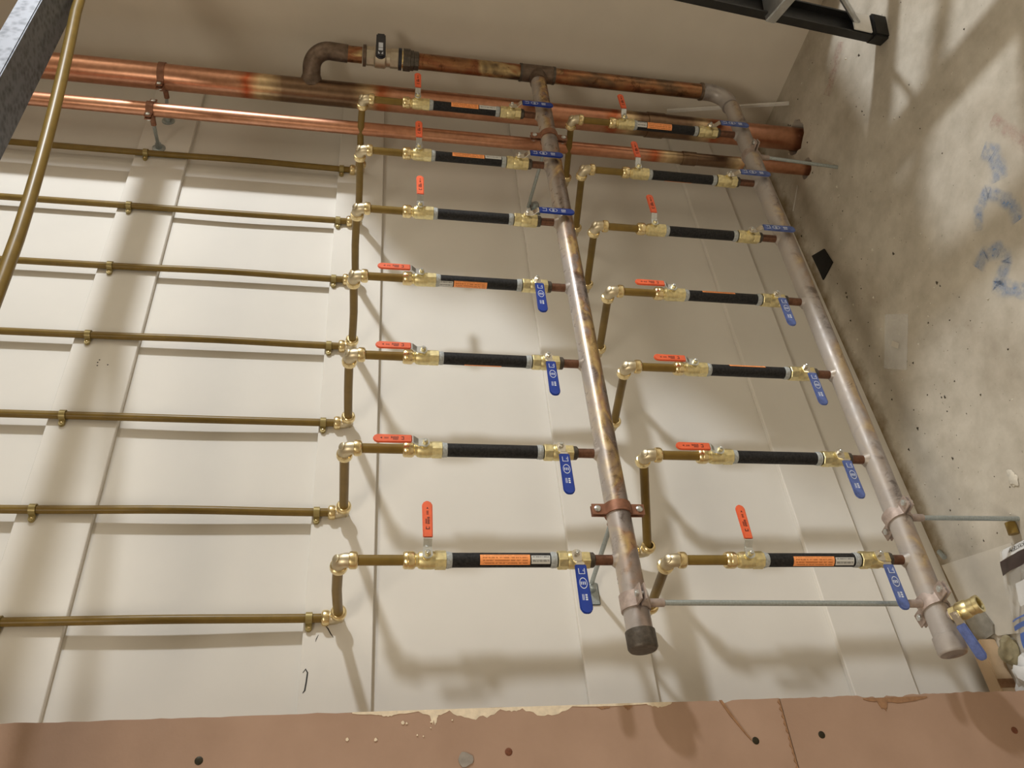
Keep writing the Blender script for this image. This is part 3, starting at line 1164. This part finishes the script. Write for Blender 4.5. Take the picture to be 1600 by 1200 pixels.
# header joining both collecting pipes to the thick riser
h = thing('header_pipe', 'burnt copper header pipe joining both collecting pipes at their far end', 'pipe', (XH, YM, 0.0))
ZT = 1.352
bend = arc((0, 0, ZM[1]), (0, 0, -1), (-1, 0, 0), 0.050, 12)
MB().tube([(0, 0, 1.088 - (1.088 - ZM[1] - 0.052) * k / 24) for k in range(25)], RM, 24).build('pipe', M['header'], h)
MB().tube([(0, 0, ZM[1] + 0.07)] + bend + [(-0.062, 0, ZM[1])], RM + 0.0022, 24).build('elbow', M['manifold_dusty'], h)
for p, d in (((0, 0, ZM[1] + 0.072), (0, 0, 1)),):
    MB().lathe([(-0.004, RM + 0.0034), (0.002, RM + 0.0034), (0.004, RM)], p, d, 24, caps=False).build('solder_ring', M['elbow_dark'], h)
# tee
tee = MB()
tee.tube([(0, 0, ZM[0] + 0.045), (0, 0, ZM[0] - 0.045)], RM + 0.0022, 24)
tee.tube([(0, 0, ZM[0]), (-0.042, 0, ZM[0])], RM + 0.0022, 24)
tee.build('tee', M['elbow_dark'], h)
for z in (ZM[0] + 0.045, ZM[0] - 0.045):
    MB().lathe([(-0.003, RM + 0.0030), (0.003, RM + 0.0030)], (0, 0, z), (0, 0, 1), 24).build('solder_ring', M['solder'], h)
# upper piece: rises off the thick riser and bends down towards the valve
up = thing('header_elbow', 'sooty copper elbow pipe rising off the thick copper riser', 'pipe', (C1.x, C1.y, ZT))
dxh, dyh = XH - C1.x, YM - C1.y
p_out = V((dxh * 0.75, dyh * 1.02, 0.0))
n_ = V((dxh, dyh, 0)).normalized()
corner = V((dxh, dyh - 0.002, 0))
arcp = arc(corner, n_, (0, 0, -1), 0.044, 10)
MB().tube([tuple(n_ * 0.014)] + [tuple(p) for p in arcp] + [(dxh, dyh, 1.262 - ZT)], RM + 0.0020, 24).build('elbow', M['elbow_dark'], up)
MB().tube([(dxh, dyh, 1.268 - ZT), (dxh, dyh, 1.226 - ZT)], RM, 24).build('pipe', M['header'], up)
MB().lathe([(0.016, RM + 0.009), (0.027, RM + 0.0075), (0.036, RM + 0.0045), (0.042, RM + 0.0022)], (0, 0, 0), tuple(n_), 24, caps=False).build('weld', M['elbow_dark'], up)

# main shut-off valve on the header
mv = thing('main_valve', 'nickel main valve with black lever on the header pipe', 'valve', (XH, YM, 1.222))
ax = (0, 0, -1)
MB().lathe([(-0.002, 0.0270), (0.006, 0.0270)], (0, 0, 0), ax, 24, ).build('flange', M['elbow_dark'], mv)
b = MB()
b.lathe([(0.006, 0.0215), (0.007, 0.0240), (0.026, 0.0240), (0.027, 0.021)], (0, 0, 0), ax, 8, ph=R(22.5))
b.lathe([(0.026, 0.0235), (0.030, 0.0275), (0.054, 0.0275), (0.058, 0.0240)], (0, 0, 0), ax, 24)
b.lathe([(0.057, 0.0225), (0.068, 0.0225)], (0, 0, 0), ax, 24)
b.lathe([(0.067, 0.0230), (0.068, 0.0250), (0.088, 0.0250), (0.089, 0.022)], (0, 0, 0), ax, 8, ph=R(22.5))
b.lathe([(0.02, 0.011), (0.034, 0.011), (0.036, 0.007), (0.046, 0.007)], (0, 0, -0.042), (0, -1, 0), 14)
b.build('body', M['nickel_body'], mv, smooth=28)
MB().lathe([(0.089, 0.0275), (0.097, 0.0275)], (0, 0, 0), ax, 24).build('flange', M['black_vinyl'], mv)
MB().lathe([(0.096, 0.022), (0.101, 0.022)], (0, 0, 0), ax, 24).build('gasket', M['brass'], mv)
MB().lathe([(0.101, 0.0290), (0.119, 0.0290), (0.120, 0.0262), (0.128, 0.0262), (0.129, 0.0240), (0.140, 0.0240), (0.142, RM)], (0, 0, 0), ax, 8).build('union_nut', M['solder'], mv, smooth=25)
g = MB().prism(capsule(-0.018, 0.092, 0.0125), (-1, 0, 0), (0, 0, -1), (0, -0.046, -0.042), 0.010).build('grip', M['black_vinyl'], mv, smooth=40, bevel=0.003)
lab = MB()
for a0, a1, w0, w1 in ((0.034, 0.056, -0.0055, 0.0055), (0.020, 0.031, -0.0055, 0.0055), (0.004, 0.008, -0.0060, -0.0020), (0.004, 0.008, 0.0020, 0.0060), (0.008, 0.013, -0.0060, -0.0040), (0.008, 0.013, 0.0040, 0.0060)):
    lab.box((-0.085 + a0, -0.0567, -0.042 + w0), (-0.085 + a1, -0.0558, -0.042 + w1))
lab.build('printed_mark', M['white_ink'], g, smooth=0)

# ------------------------------------------------------------------ copper risers
t = thing('copper_riser', 'thick copper riser pipe going into a hole in the concrete', 'pipe', (C1.x, C1.y, 0), 'copper riser pipes')
MB().tube([(0, 0, -0.10 + (HT + 0.10) * k / 40) for k in range(41)], 0.0322, 28).build('pipe', M['riser_a'], t)
MB().lathe([(0, 0.0322), (0.001, 0.0345), (0.05, 0.0345), (0.051, 0.0322)], (0, 0, 0.395), (0, 0, 1), 28, caps=False).build('coupling', M['riser_a'], t)
t = thing('copper_riser', 'thin copper riser pipe going into a hole in the concrete', 'pipe', (C2.x, C2.y, 0), 'copper riser pipes')
MB().tube([(0, 0, -0.10 + (HT + 0.10) * k / 40) for k in range(41)], 0.0166, 24).build('pipe', M['riser_b'], t)
MB().lathe([(0, 0.0166), (0.001, 0.0186), (0.04, 0.0186), (0.041, 0.0166)], (0, 0, 0.325), (0, 0, 1), 24, caps=False).build('coupling', M['riser_b'], t)


# ------------------------------------------------------------------ clamps and rods
def ring_clamp(loc, axis, ear, r, label, mat, wd=0.020, bolt_dir=None, rod=None, group='pipe clamps'):
    """Split ring round a pipe along `axis`, two ears along +-ear with bolts, optional rod boss."""
    t = thing('pipe_clamp', label, 'pipe clamp', loc, group)
    ax_, e = V(axis).normalized(), V(ear).normalized()
    f = ax_.cross(e)
    r1 = r + 0.0028
    n = 28
    for sgn in (1, -1):
        pts = []
        for k in range(n // 2 + 1):
            a = R(7) + (math.pi - R(14)) * k / (n // 2)
            pts.append((r1 * math.cos(a), sgn * r1 * math.sin(a)))
        ea = pts[0]
        outer = [(r1 + 0.022, sgn * 0.0052), (r1 + 0.0005, sgn * 0.0056)] + pts[1:-1] + [(-r1 - 0.0005, sgn * 0.0056), (-r1 - 0.022, sgn * 0.0052)]
        inner = [(-r1 - 0.022, sgn * 0.0026), (-r + 0.0002, sgn * 0.0026)]
        for k in range(1, n // 2):
            a = math.pi - math.pi * k / (n // 2)
            if abs(math.sin(a)) * r > 0.0026:
                inner.append((r * 1.002 * math.cos(a), sgn * r * 1.002 * math.sin(a)))
        inner += [(r - 0.0002, sgn * 0.0026), (r1 + 0.022, sgn * 0.0026)]
        MB().prism(outer + inner, e, f, tuple(-ax_ * wd / 2 * (1 if e.cross(f).dot(ax_) > 0 else -1)), wd).build('half_ring', mat, t, smooth=40)
    bd = V(bolt_dir) if bolt_dir else f
    for s in (1, -1):
        c = e * (s * (r1 + 0.013))
        MB().lathe([(-0.010, 0.0032), (0.0052, 0.0032)], tuple(c), tuple(bd), 10).build('bolt', M['steel'], t)
        MB().lathe([(0.0052, 0.0062), (0.0075, 0.0058), (0.0092, 0.0035)], tuple(c), tuple(bd), 12).build('bolt_head', M['steel'], t)
        MB().lathe([(-0.0095, 0.0058), (-0.0052, 0.0058)], tuple(c), tuple(bd), 6).build('nut', M['steel'], t, smooth=20)
    if rod:
        rd = V(rod).normalized()
        MB().lathe([(r1 - 0.001, 0.0075), (r1 + 0.004, 0.0068), (r1 + 0.024, 0.0066), (r1 + 0.025, 0.0050)], (0, 0, 0), tuple(rd), 12).build('boss', mat, t)
    return t


def rod(a, b, label, r=0.0044, group='galvanised support rods'):
    a, b = V(a), V(b)
    n = max(2, int((b - a).length / 0.02))
    o = MB().tube([(b - a) * (k / n) for k in range(n + 1)], r, 10).build('support_rod', M['rod'], None, tuple(a))
    return tag(o, label, 'rod', group)


def flange(loc, normal, label, r=0.016, mat=None, slab_=None):
    t = thing('wall_flange', label, 'flange', loc, 'wall flanges')
    nrm = V(normal)
    if slab_:
        MB().box(*slab_).build('plate', M['rod'], t, smooth=30, bevel=0.0015)
    else:
        MB().lathe([(0, r), (0.0025, r), (0.003, r - 0.001)], (0, 0, 0), normal, 16).build('plate', M['rod'], t)
    MB().lathe([(0.002, 0.0085), (0.016, 0.0070), (0.017, 0.0058)], (0, 0, 0), normal, 12).build('boss', M['rod'], t)
    return t


CB = M['clamp']
CG = M['clamp_grey']
ring_clamp((0.677, YM, ZM[0]), (1, 0, 0), (0, 0, 1), RM, 'brown clamp with two bolts on left collecting pipe above its end clamp', CB, 0.019, (0, -1, 0), (0, 1, 0))
rod((0.677, YM + 0.045, ZM[0]), (0.645, -TH - 0.012, ZM[0] - 0.002), 'short rod behind the left collecting pipe near the bottom row')
flange((0.640, -TH, ZM[0] - 0.004), (0, -1, 0), 'grey flange plate on the board behind the bottom blue handle', slab_=((-0.032, -0.003, -0.013), (0.012, 0.0, 0.013)))
ring_clamp((0.513, YM, ZM[0]), (1, 0, 0), (0, 1, 0), RM, 'dusty clamp beside the end cap of the left collecting pipe', CG, 0.026, (0, 0, -1), (0, 0, -1))
rod((0.513, YM, ZM[0] - 0.046), (0.507, YM, 0.2476 + 0.046), 'long grey rod linking the ends of both collecting pipes')
ring_clamp((0.507, YM, 0.2476), (1, 0, 0), (0.25, -1, 0), RM + 0.0012, 'dusty clamp near the end of the right collecting pipe', CG, 0.024, (0, 0, -1), (0, 0, 1))
ring_clamp((0.669, YM, 0.245), (1, 0, 0), (0.25, -1, 0), RM + 0.0012, 'dusty clamp on the right collecting pipe with rod to the floor', CG, 0.022, (0, 0, -1), (0, 0, -1))
rod((0.669, YM, 0.245 - 0.046), (0.669, YM, 0.0), 'grey rod to the floor at the right edge of the picture')
ring_clamp((1.728, YM, ZM[1]), (1, 0, 0), (0.2, -1, 0), RM, 'dusty clamp on the right collecting pipe beside the copper risers', CG, 0.020, (0, 0, -1), (0, 0, -1))
rod((1.728, YM, ZM[1] - 0.046), (1.70, YM - 0.010, 0.0), 'grey rod to the floor crossing the thin copper riser')
ring_clamp((1.725, YM, ZM[0]), (1, 0, 0), (0, 0, 1), RM, 'brown clamp on the left collecting pipe beside the thin copper riser', CB, 0.019, (0, -1, 0), (0, 1, 0))
rod((1.725, YM + 0.045, ZM[0] + 0.004), (1.735, -0.010, ZM[0] + 0.010), 'short rod behind the left collecting pipe near the risers')
flange((1.735, -TH, ZM[0] - 0.008), (0, -1, 0), 'grey flange plate on the board near the thin copper riser', slab_=((-0.03, -0.003, -0.012), (0.02, 0.0, 0.012)))
# hangers of the risers on the leftmost board
ring_clamp((C1.x, C1.y, 1.714), (0, 0, 1), (1, 0.12, 0), 0.0322, 'brown hanger clamp round the thick copper riser', CB, 0.016, (0, -1, 0), (0, 1, 0))
rod((C1.x, C1.y + 0.05, 1.714), (C1.x + 0.015, -TH - 0.012, 1.724), 'short hanger rod behind the thick copper riser')
flange((C1.x + 0.016, -TH, 1.725), (0, -1, 0), 'grey hanger flange behind the thick copper riser')
ring_clamp((C2.x, C2.y, 1.722), (0, 0, 1), (1, 0.10, 0), 0.0166, 'brown hanger clamp round the thin copper riser', CB, 0.016, (0, -1, 0), (0, 1, 0))
rod((C2.x, C2.y + 0.036, 1.722), (C2.x + 0.024, -TH - 0.012, 1.728), 'short hanger rod behind the thin copper riser')
flange((C2.x + 0.025, -TH, 1.728), (0, -1, 0), 'grey hanger flange behind the thin copper riser')

# drain valve near the end of the right collecting pipe
dv = thing('drain_valve', 'brass drain valve with open mouth and worn blue handle', 'valve', (0.478, YM, 0.248))
da = V((0.02, -0.88, -0.47)).normalized()
MB().lathe([(0.016, 0.0095), (0.026, 0.0095)], (0, 0, 0), tuple(da), 14).build('nipple', M['clamp_grey'], dv)
b = MB()
b.lathe([(0.022, 0.0130), (0.033, 0.0130)], (0, 0, 0), tuple(da), 8)
b.lathe([(0.032, 0.0125), (0.036, 0.0148), (0.048, 0.0148), (0.052, 0.0130)], (0, 0, 0), tuple(da), 18)
b.lathe([(0.051, 0.0130), (0.062, 0.0130), (0.063, 0.0142), (0.070, 0.0142), (0.070, 0.0104), (0.050, 0.0100)], (0, 0, 0), tuple(da), 18, caps=False)
sd = V((-0.35, -0.30, 0.60))
sd = (sd - da * sd.dot(da)).normalized()
ST = da * 0.034
b.lathe([(0.010, 0.007), (0.022, 0.007)], tuple(ST), tuple(sd), 12)
b.build('body', M['brass_rough'], dv, smooth=30)
hd = V((-1, 0.0, -0.05))
hd = (hd - sd * hd.dot(sd)).normalized()
wv = sd.cross(hd)
if hd.cross(wv).dot(sd) < 0:
    wv = -wv
MB().prism([(-0.007, -0.006), (0.028, -0.006), (0.028, 0.006), (-0.007, 0.006)], hd, wv, tuple(ST + sd * 0.022), 0.002).build('lever', M['chrome'], dv, smooth=30)
MB().prism(capsule(0.014, 0.074, 0.0085), hd, wv, tuple(ST + sd * 0.0235), 0.005).build('grip', M['blue_dusty'], dv, smooth=40, bevel=0.0015)
MB().lathe([(0, 0.005), (0.005, 0.005)], tuple(ST + sd * 0.024), tuple(sd), 6).build('nut', M['chrome'], dv, smooth=20)

# ------------------------------------------------------------------ foreground: loose pipe and steel channel
pts = []
for k in range(41):
    x = XW + (-1.0 - XW) * k / 40
    z = 1.6885 + 0.112 * min(max(0.0, x - 0.9), 0.74) ** 1.35 if x > 0.9 else 1.6885 - 0.03 * (0.9 - x)
    pts.append((x, -0.505, z))
pipe('loose_pipe', pts, 0.0100, M['pex'], 'brown pipe crossing diagonally in front at the top left', None, n=18)

ch = thing('steel_channel', 'galvanised steel channel across the top left corner', 'channel', (0, -0.575, 1.775))
prof = [(0, 0), (0.094, 0), (0.094, 0.037), (0, 0.037)]
# u = Y, w = Z, extruded along X
MB().prism(prof, (0, 1, 0), (0, 0, 1), (-1.2, 0, 0), 1.2 + XW + 0.6).build('channel', M['galv'], ch, smooth=0, bevel=0.002)

# ------------------------------------------------------------------ ladder foot in the top right corner
ft = V((1.814, -0.549, 0.0))
up_ = V((-0.037, -0.051, 0.432)).normalized()
ld = thing('step_ladder', 'black step ladder rail standing on the concrete at the top right', 'ladder', tuple(ft))
side_ = V((-0.36, -0.93, 0)).normalized()         # towards the other rail
side_ = (side_ - up_ * side_.dot(up_)).normalized()
fr_ = up_.cross(side_).normalized()
for s in (0.0, 0.42):
    o_ = side_ * s
    sg = 1 if s == 0 else -1
    prof = [(-0.003 * sg, -0.028), (-0.003 * sg, 0.028), (0.020 * sg, 0.028), (0.020 * sg, 0.024), (0.001 * sg, 0.024), (0.001 * sg, -0.024), (0.020 * sg, -0.024), (0.020 * sg, -0.028)]
    MB().prism(prof, side_, fr_, tuple(o_ + up_ * 0.02), (0.80 if side_.cross(fr_).dot(up_) > 0 else -0.80)).build('rail', M['ladder_black'], ld, smooth=0)
    MB().prism([(-0.006 * sg, -0.031), (-0.006 * sg, 0.031), (0.030 * sg, 0.031), (0.030 * sg, -0.031)], side_, fr_, tuple(o_), (0.045 if side_.cross(fr_).dot(up_) > 0 else -0.045)).build('rubber_foot', M['ladder_black'], ld, smooth=30, bevel=0.004)
    for h_ in (0.14, 0.18, 0.285, 0.292):
        for q in (1,):
            MB().lathe([(0, 0.0042), (0.0025, 0.0036)], tuple(o_ + up_ * h_ - side_ * 0.003 * sg + fr_ * (0.008 if h_ < 0.25 else 0.002)), tuple(-side_ * sg), 10).build('rivet', M['white'], ld)
for k in range(2):
    o_ = up_ * (0.31 + 0.305 * k)
    MB().prism([(0.004, -0.042), (0.416, -0.042), (0.416, 0.042), (0.004, 0.042)], side_, fr_, tuple(o_), 0.026 if side_.cross(fr_).dot(up_) > 0 else -0.026).build('step', M['alu'], ld, smooth=30, bevel=0.003)
MB().tube([tuple(up_ * 0.075 + side_ * 0.014), tuple(up_ * 0.305 + side_ * 0.16)], 0.0075, 8).build('brace', M['alu'], ld)
MB().prism([(0.022, -0.024), (0.022, 0.024), (0.026, 0.024), (0.026, -0.024)], side_, fr_, tuple(up_ * 0.050), 0.05 if side_.cross(fr_).dot(up_) > 0 else -0.05).build('white_plate', M['white'], ld, smooth=0)

# trestle and boxes added out of view beyond the return wall to shade the corner
tr = thing('shade_trestle', 'timber trestle added out of view to shade the corner', 'shade_trestle', (2.28, -0.90, 0.0))
MB().box((-0.42, -0.075, 0.72), (0.50, 0.075, 0.80)).build('beam', M['wood'], tr, smooth=0, bevel=0.003)
for sx_ in (-0.34, 0.42):
    for sy_ in (-1, 1):
        MB().tube([(sx_, sy_ * 0.05, 0.74), (sx_, sy_ * 0.17, 0.0)], 0.022, 4).build('leg', M['wood'], tr, smooth=0)
zb_ = 0.80
for k_, (xa, zh) in enumerate(((1.91, 0.33), (2.04, 0.22), (2.17, 0.19))):  # unseen boxes, stepped to slope the edge of the added shade
    bx_ = thing('shade_box', ['large lowest', 'middle', 'small topmost'][k_] + ' brown cardboard box stacked on the trestle added unseen to shade the corner', 'box', ((xa + 2.66) / 2, -0.90, zb_), 'added shade boxes on the trestle')
    hw_ = (2.66 - xa) / 2
    MB().box((-hw_, -0.10, 0.0), (hw_, 0.10, zh)).build('carton', M['wood'], bx_, smooth=0, bevel=0.003)
    MB().box((-hw_ - 0.0004, -0.02, zh * 0.7), (hw_ + 0.0004, 0.02, zh + 0.0005)).build('tape_strip', M['card'], bx_, smooth=0)
    zb_ += zh

# white lath in the corner
lt = V((2.066, -0.200, 0.0))
tag(MB().tube([(0, 0, 0), (0.058, 0.100, 0.33)], 0.0058, 4).build('lath', M['white'], None, tuple(lt), smooth=0), 'thin white lath leaning in the corner by the copper risers', 'lath')

# ------------------------------------------------------------------ things lying on the floor
def flat_piece(name, pts, z, th, mat, label, cat, parent=None, smooth=0):
    cx = sum(p[0] for p in pts) / len(pts)
    cy = sum(p[1] for p in pts) / len(pts)
    o = MB().prism([(x - cx, y - cy) for x, y in pts], (1, 0, 0), (0, 1, 0), (0, 0, 0), th).build(name, mat, parent, (cx, cy, z), smooth=smooth)
    return tag(o, label, cat)


flat_piece('rubber_scrap', [(1.597, -0.032), (1.568, -0.084), (1.509, -0.091), (1.506, -0.070), (1.503, -0.033), (1.533, -0.034)], 0.0, 0.004, M['black_scrap'], 'black rubber scrap lying on the concrete', 'scrap')
bg = flat_piece('plastic_pouch', [(1.247, -0.172), (1.191, -0.232), (1.092, -0.155), (1.146, -0.095)], 0.0004, 0.0015, M['clear'], 'small empty clear pouch lying flat on the concrete', 'pouch')
MB().prism([(0.0, -0.012), (0.022, 0.003), (0.014, 0.013), (-0.008, -0.002)], (1, 0, 0), (0, 1, 0), (-0.012, 0.004, 0.0016), 0.0004).build('paper_tag', M['card'], bg, smooth=0)

flat_piece('white_board', [(0.690, -0.008), (0.640, -0.200), (0.585, -0.190), (0.500, -0.120), (0.515, -0.070), (0.600, -0.012)], 0.0, 0.004, M['card'], 'pale sheet of board lying against the wall on the floor', 'board')
flat_piece('grey_scrap', [(0.600, -0.035), (0.565, -0.066), (0.535, -0.075), (0.520, -0.066), (0.520, -0.040), (0.540, -0.018), (0.575, -0.012)], 0.0045, 0.004, M['scrap_grey'], 'grey rounded scrap lying on the pale board', 'scrap')
wd = thing('timber_offcut', 'pale timber offcut on the floor beside the pink drywall', 'timber', (0.44, -0.040, 0.0))
MB().box((-0.12, -0.016, 0.0), (0.075, 0.016, 0.034)).build('block', M['wood'], wd, smooth=0, bevel=0.0015)
MB().box((-0.016, -0.0165, 0.0003), (0.000, -0.0158, 0.0335)).build('dark_stain', M['torn_brown'], wd, smooth=0)


def lump(name, loc, size, mat, label, cat, seed, sub=3, amp=0.35):
    bm = bmesh.new()
    bmesh.ops.create_icosphere(bm, subdivisions=sub, radius=1.0)
    for v_ in bm.verts:
        k = 1 + amp * mnoise.noise(v_.co * 1.3 + V((seed, 0, 0))) + amp * 0.4 * mnoise.noise(v_.co * 4 + V((0, seed, 0)))
        v_.co = V((v_.co.x * size[0] * k, v_.co.y * size[1] * k, max(-0.6, v_.co.z) * size[2] * k))
    zmin = min(v_.co.z for v_ in bm.verts)
    for v_ in bm.verts:
        v_.co.z -= zmin
    me = bpy.data.meshes.new(name)
    bm.to_mesh(me)
    bm.free()
    me.shade_smooth()
    me.set_sharp_from_angle(angle=R(30))
    me.materials.append(mat)
    return tag(link(name, me, None, loc), label, cat)


lump('rubble_stone', (0.478, -0.088, 0.0), (0.026, 0.020, 0.014), M['stone'], 'khaki rubble lump beside the timber offcut', 'stone', 2.0)
lump('crumpled_film', (0.425, -0.105, 0.0), (0.034, 0.036, 0.016), M['bag_white'], 'crumpled white film on the floor beside the rubble lump', 'film', 7.0, 3, 0.7)

# clear parts bag with printed header, lying on the floor
bag = thing('parts_bag', 'clear plastic parts bag with dark and white print and blue stripes', 'bag', (0.56, -0.28, 0.004))
BU = V((-0.16, -0.99, 0)).normalized()            # long direction of the print lines (picture right)
BW = V((-0.95, 0.32, 0)).normalized()             # from header towards the foot (picture down)


def bag_sheet(a0, a1, b0, b1, lift, mat, name, amp=0.004, nx=14, ny=10, thick=0.0):
    mb = MB()
    for j in range(ny + 1):
        for i in range(nx + 1):
            a = a0 + (a1 - a0) * i / nx
            b_ = b0 + (b1 - b0) * j / ny
            h_ = 0.030 * max(0.0, 1 - ((a) / 0.135) ** 2) ** 0.5 * max(0.0, 1 - ((b_ - 0.045) / 0.105) ** 2) ** 0.5
            h_ += amp * mnoise.noise(V((a * 45, b_ * 45, 1.3)))
            p = BU * a + BW * b_ + V((0, 0, max(0.001, h_) + lift))
            mb.v.append(tuple(p))
    for j in range(ny):
        for i in range(nx):
            k = j * (nx + 1) + i
            mb.f.append((k, k + 1, k + nx + 2, k + nx + 1))
    return mb.build(name, mat, bag, smooth=180)


bag_sheet(-0.13, 0.13, -0.06, 0.15, 0.002, M['clear'], 'film')
bag_sheet(-0.128, 0.13, -0.040, -0.014, 0.0030, M['bag_dark'], 'dark_band', ny=4)
bag_sheet(-0.120, 0.13, -0.060, -0.041, 0.0030, M['bag_white'], 'white_band', ny=4)
bag_sheet(-0.09, 0.10, 0.010, 0.050, -0.001, M['bag_white'], 'paper_insert', ny=4)
bag_sheet(-0.128, 0.13, 0.066, 0.069, 0.0030, M['bag_blue'], 'blue_stripe', ny=2)
bag_sheet(-0.128, 0.13, 0.076, 0.084, 0.0030, M['bag_blue'], 'blue_stripe', ny=2)
bag_sheet(-0.110, 0.13, 0.092, 0.120, 0.0030, M['bag_blue'], 'blue_panel', ny=3)

cu = bpy.data.curves.new('bag_text', 'FONT')
cu.body = 'SYSTEM'
cu.size = 0.0125
cu.extrude = 0.0001
tmp = bpy.data.objects.new('bag_text', cu)
COL.objects.link(tmp)
bpy.context.view_layer.update()
me = bpy.data.meshes.new_from_object(tmp.evaluated_get(bpy.context.evaluated_depsgraph_get()))
bpy.data.objects.remove(tmp)
xs = [v_.co.x for v_ in me.vertices]
wtx = max(xs)
for v_ in me.vertices:
    a = -0.096 + (wtx - v_.co.x) * 1.0            # reads from picture right to left, upside down
    b_ = -0.0550 + v_.co.y
    h_ = 0.030 * max(0.0, 1 - (a / 0.135) ** 2) ** 0.5 * max(0.0, 1 - ((b_ - 0.045) / 0.105) ** 2) ** 0.5 + 0.004 * mnoise.noise(V((a * 45, b_ * 45, 1.3)))
    v_.co = BU * a + BW * b_ + V((0, 0, max(0.001, h_) + 0.0042))
me.materials.append(M['dark_ink'])
link('printed_word', me, bag)

tag(MB().tube([(0, 0, 0.0), (-0.022, 0.004, 0.0)], 0.0095, 14).build('pipe_offcut', M['pex'], None, (0.668, -0.226, 0.0095)), 'short brown pipe offcut on the floor at the right edge', 'pipe offcut')
tag(MB().tube([(0, 0, 0), (-0.02, -0.012, 0.004)], 0.0048, 10).build('rod_offcut', M['rod'], None, (0.715, -0.020, 0.006)), 'small grey rod offcut behind the right collecting pipe', 'rod offcut')


# spray marks on the slab: strokes of marking paint
def stroke(name, pts, wdt, mat):
    mb = MB()
    P = [V((x, y, 0.0006)) for x, y in pts]
    Q = []
    for i in range(len(P) - 1):
        for k in range(5):
            Q.append(P[i].lerp(P[i + 1], k / 5))
    Q.append(P[-1])
    for i, p in enumerate(Q):
        d = (Q[min(i + 1, len(Q) - 1)] - Q[max(i - 1, 0)]).normalized()
        nr = V((-d.y, d.x, 0)) * wdt * 0.75 * (1 + 0.3 * mnoise.noise(p * 40))
        mb.v += [tuple(p + nr), tuple(p - nr)]
    for i in range(len(Q) - 1):
        mb.f.append((2 * i, 2 * i + 1, 2 * i + 3, 2 * i + 2))
    o = mb.build(name, mat, FLOOR, smooth=0)
    uvl = o.data.uv_layers.new(name='uv')
    for p in o.data.polygons:
        for li, vi in zip(p.loop_indices, p.vertices):
            uvl.data[li].uv = ((vi // 2) / len(Q), vi % 2)


stroke('paint_mark', [(1.118, -0.440), (1.128, -0.470), (1.108, -0.500), (1.078, -0.505), (1.064, -0.480), (1.052, -0.455), (1.028, -0.474), (0.985, -0.508)], 0.026, M['spray_blue'])
stroke('paint_mark', [(1.180, -0.484), (1.212, -0.512), (1.225, -0.545), (1.190, -0.562), (1.150, -0.575), (1.115, -0.565)], 0.024, M['spray_blue'])
stroke('paint_mark', [(1.300, -0.588), (1.272, -0.602), (1.235, -0.592), (1.215, -0.580)], 0.03, M['spray_blue'])
stroke('paint_mark', [(1.330, -0.640), (1.260, -0.655), (1.190, -0.668)], 0.022, M['spray_red'])
stroke('paint_mark', [(1.900, -0.33), (1.93, -0.40), (1.96, -0.45)], 0.03, M['spray_red'])

lump('plaster_chip', (0.735, -0.272, 0.0), (0.016, 0.011, 0.0025), M['dust'], 'pale plaster splash on the concrete near the right edge', 'plaster splash', 4.0, 3, 0.6)
tag(MB().tube([(0, 0, 0.0015), (-0.041, 0.059, 0.0015)], 0.0013, 6).build('wire_offcut', M['white'], None, (1.822, -0.094, 0.0)), 'thin white wire offcut on the concrete near the thin copper riser', 'wire')

# loose crumbs and grit on the slab
rr = random.Random(11)
for nm, mat, cnt, s0, s1 in (('white_grit', M['dust'], 150, 0.0012, 0.0042), ('dark_grit', M['dirt'], 210, 0.001, 0.0040)):
    mb = MB()
    for k in range(cnt):
        x = rr.uniform(0.55, 2.05)
        y = -0.02 - abs(rr.gauss(0, 0.32))
        s = s0 + (s1 - s0) * rr.random() ** 3
        a = rr.random() * 6
        i = len(mb.v)
        for (dx, dy, dz) in ((1, 0, 0), (-.6, .8, 0), (-.5, -.8, 0), (0, 0, .9)):
            mb.v.append((x + s * (dx * math.cos(a) - dy * math.sin(a)) * (1.6 if k % 4 == 0 else 1), y + s * (dx * math.sin(a) + dy * math.cos(a)), dz * s + 0.0002))
        mb.f += [(i, i + 1, i + 3), (i + 1, i + 2, i + 3), (i + 2, i, i + 3)]
    o = mb.build(nm, mat, None, smooth=0)
    tag(o, {'white_grit': 'pale crumbs scattered over the concrete', 'dark_grit': 'dark grit scattered over the concrete'}[nm], 'grit', None, 'stuff')
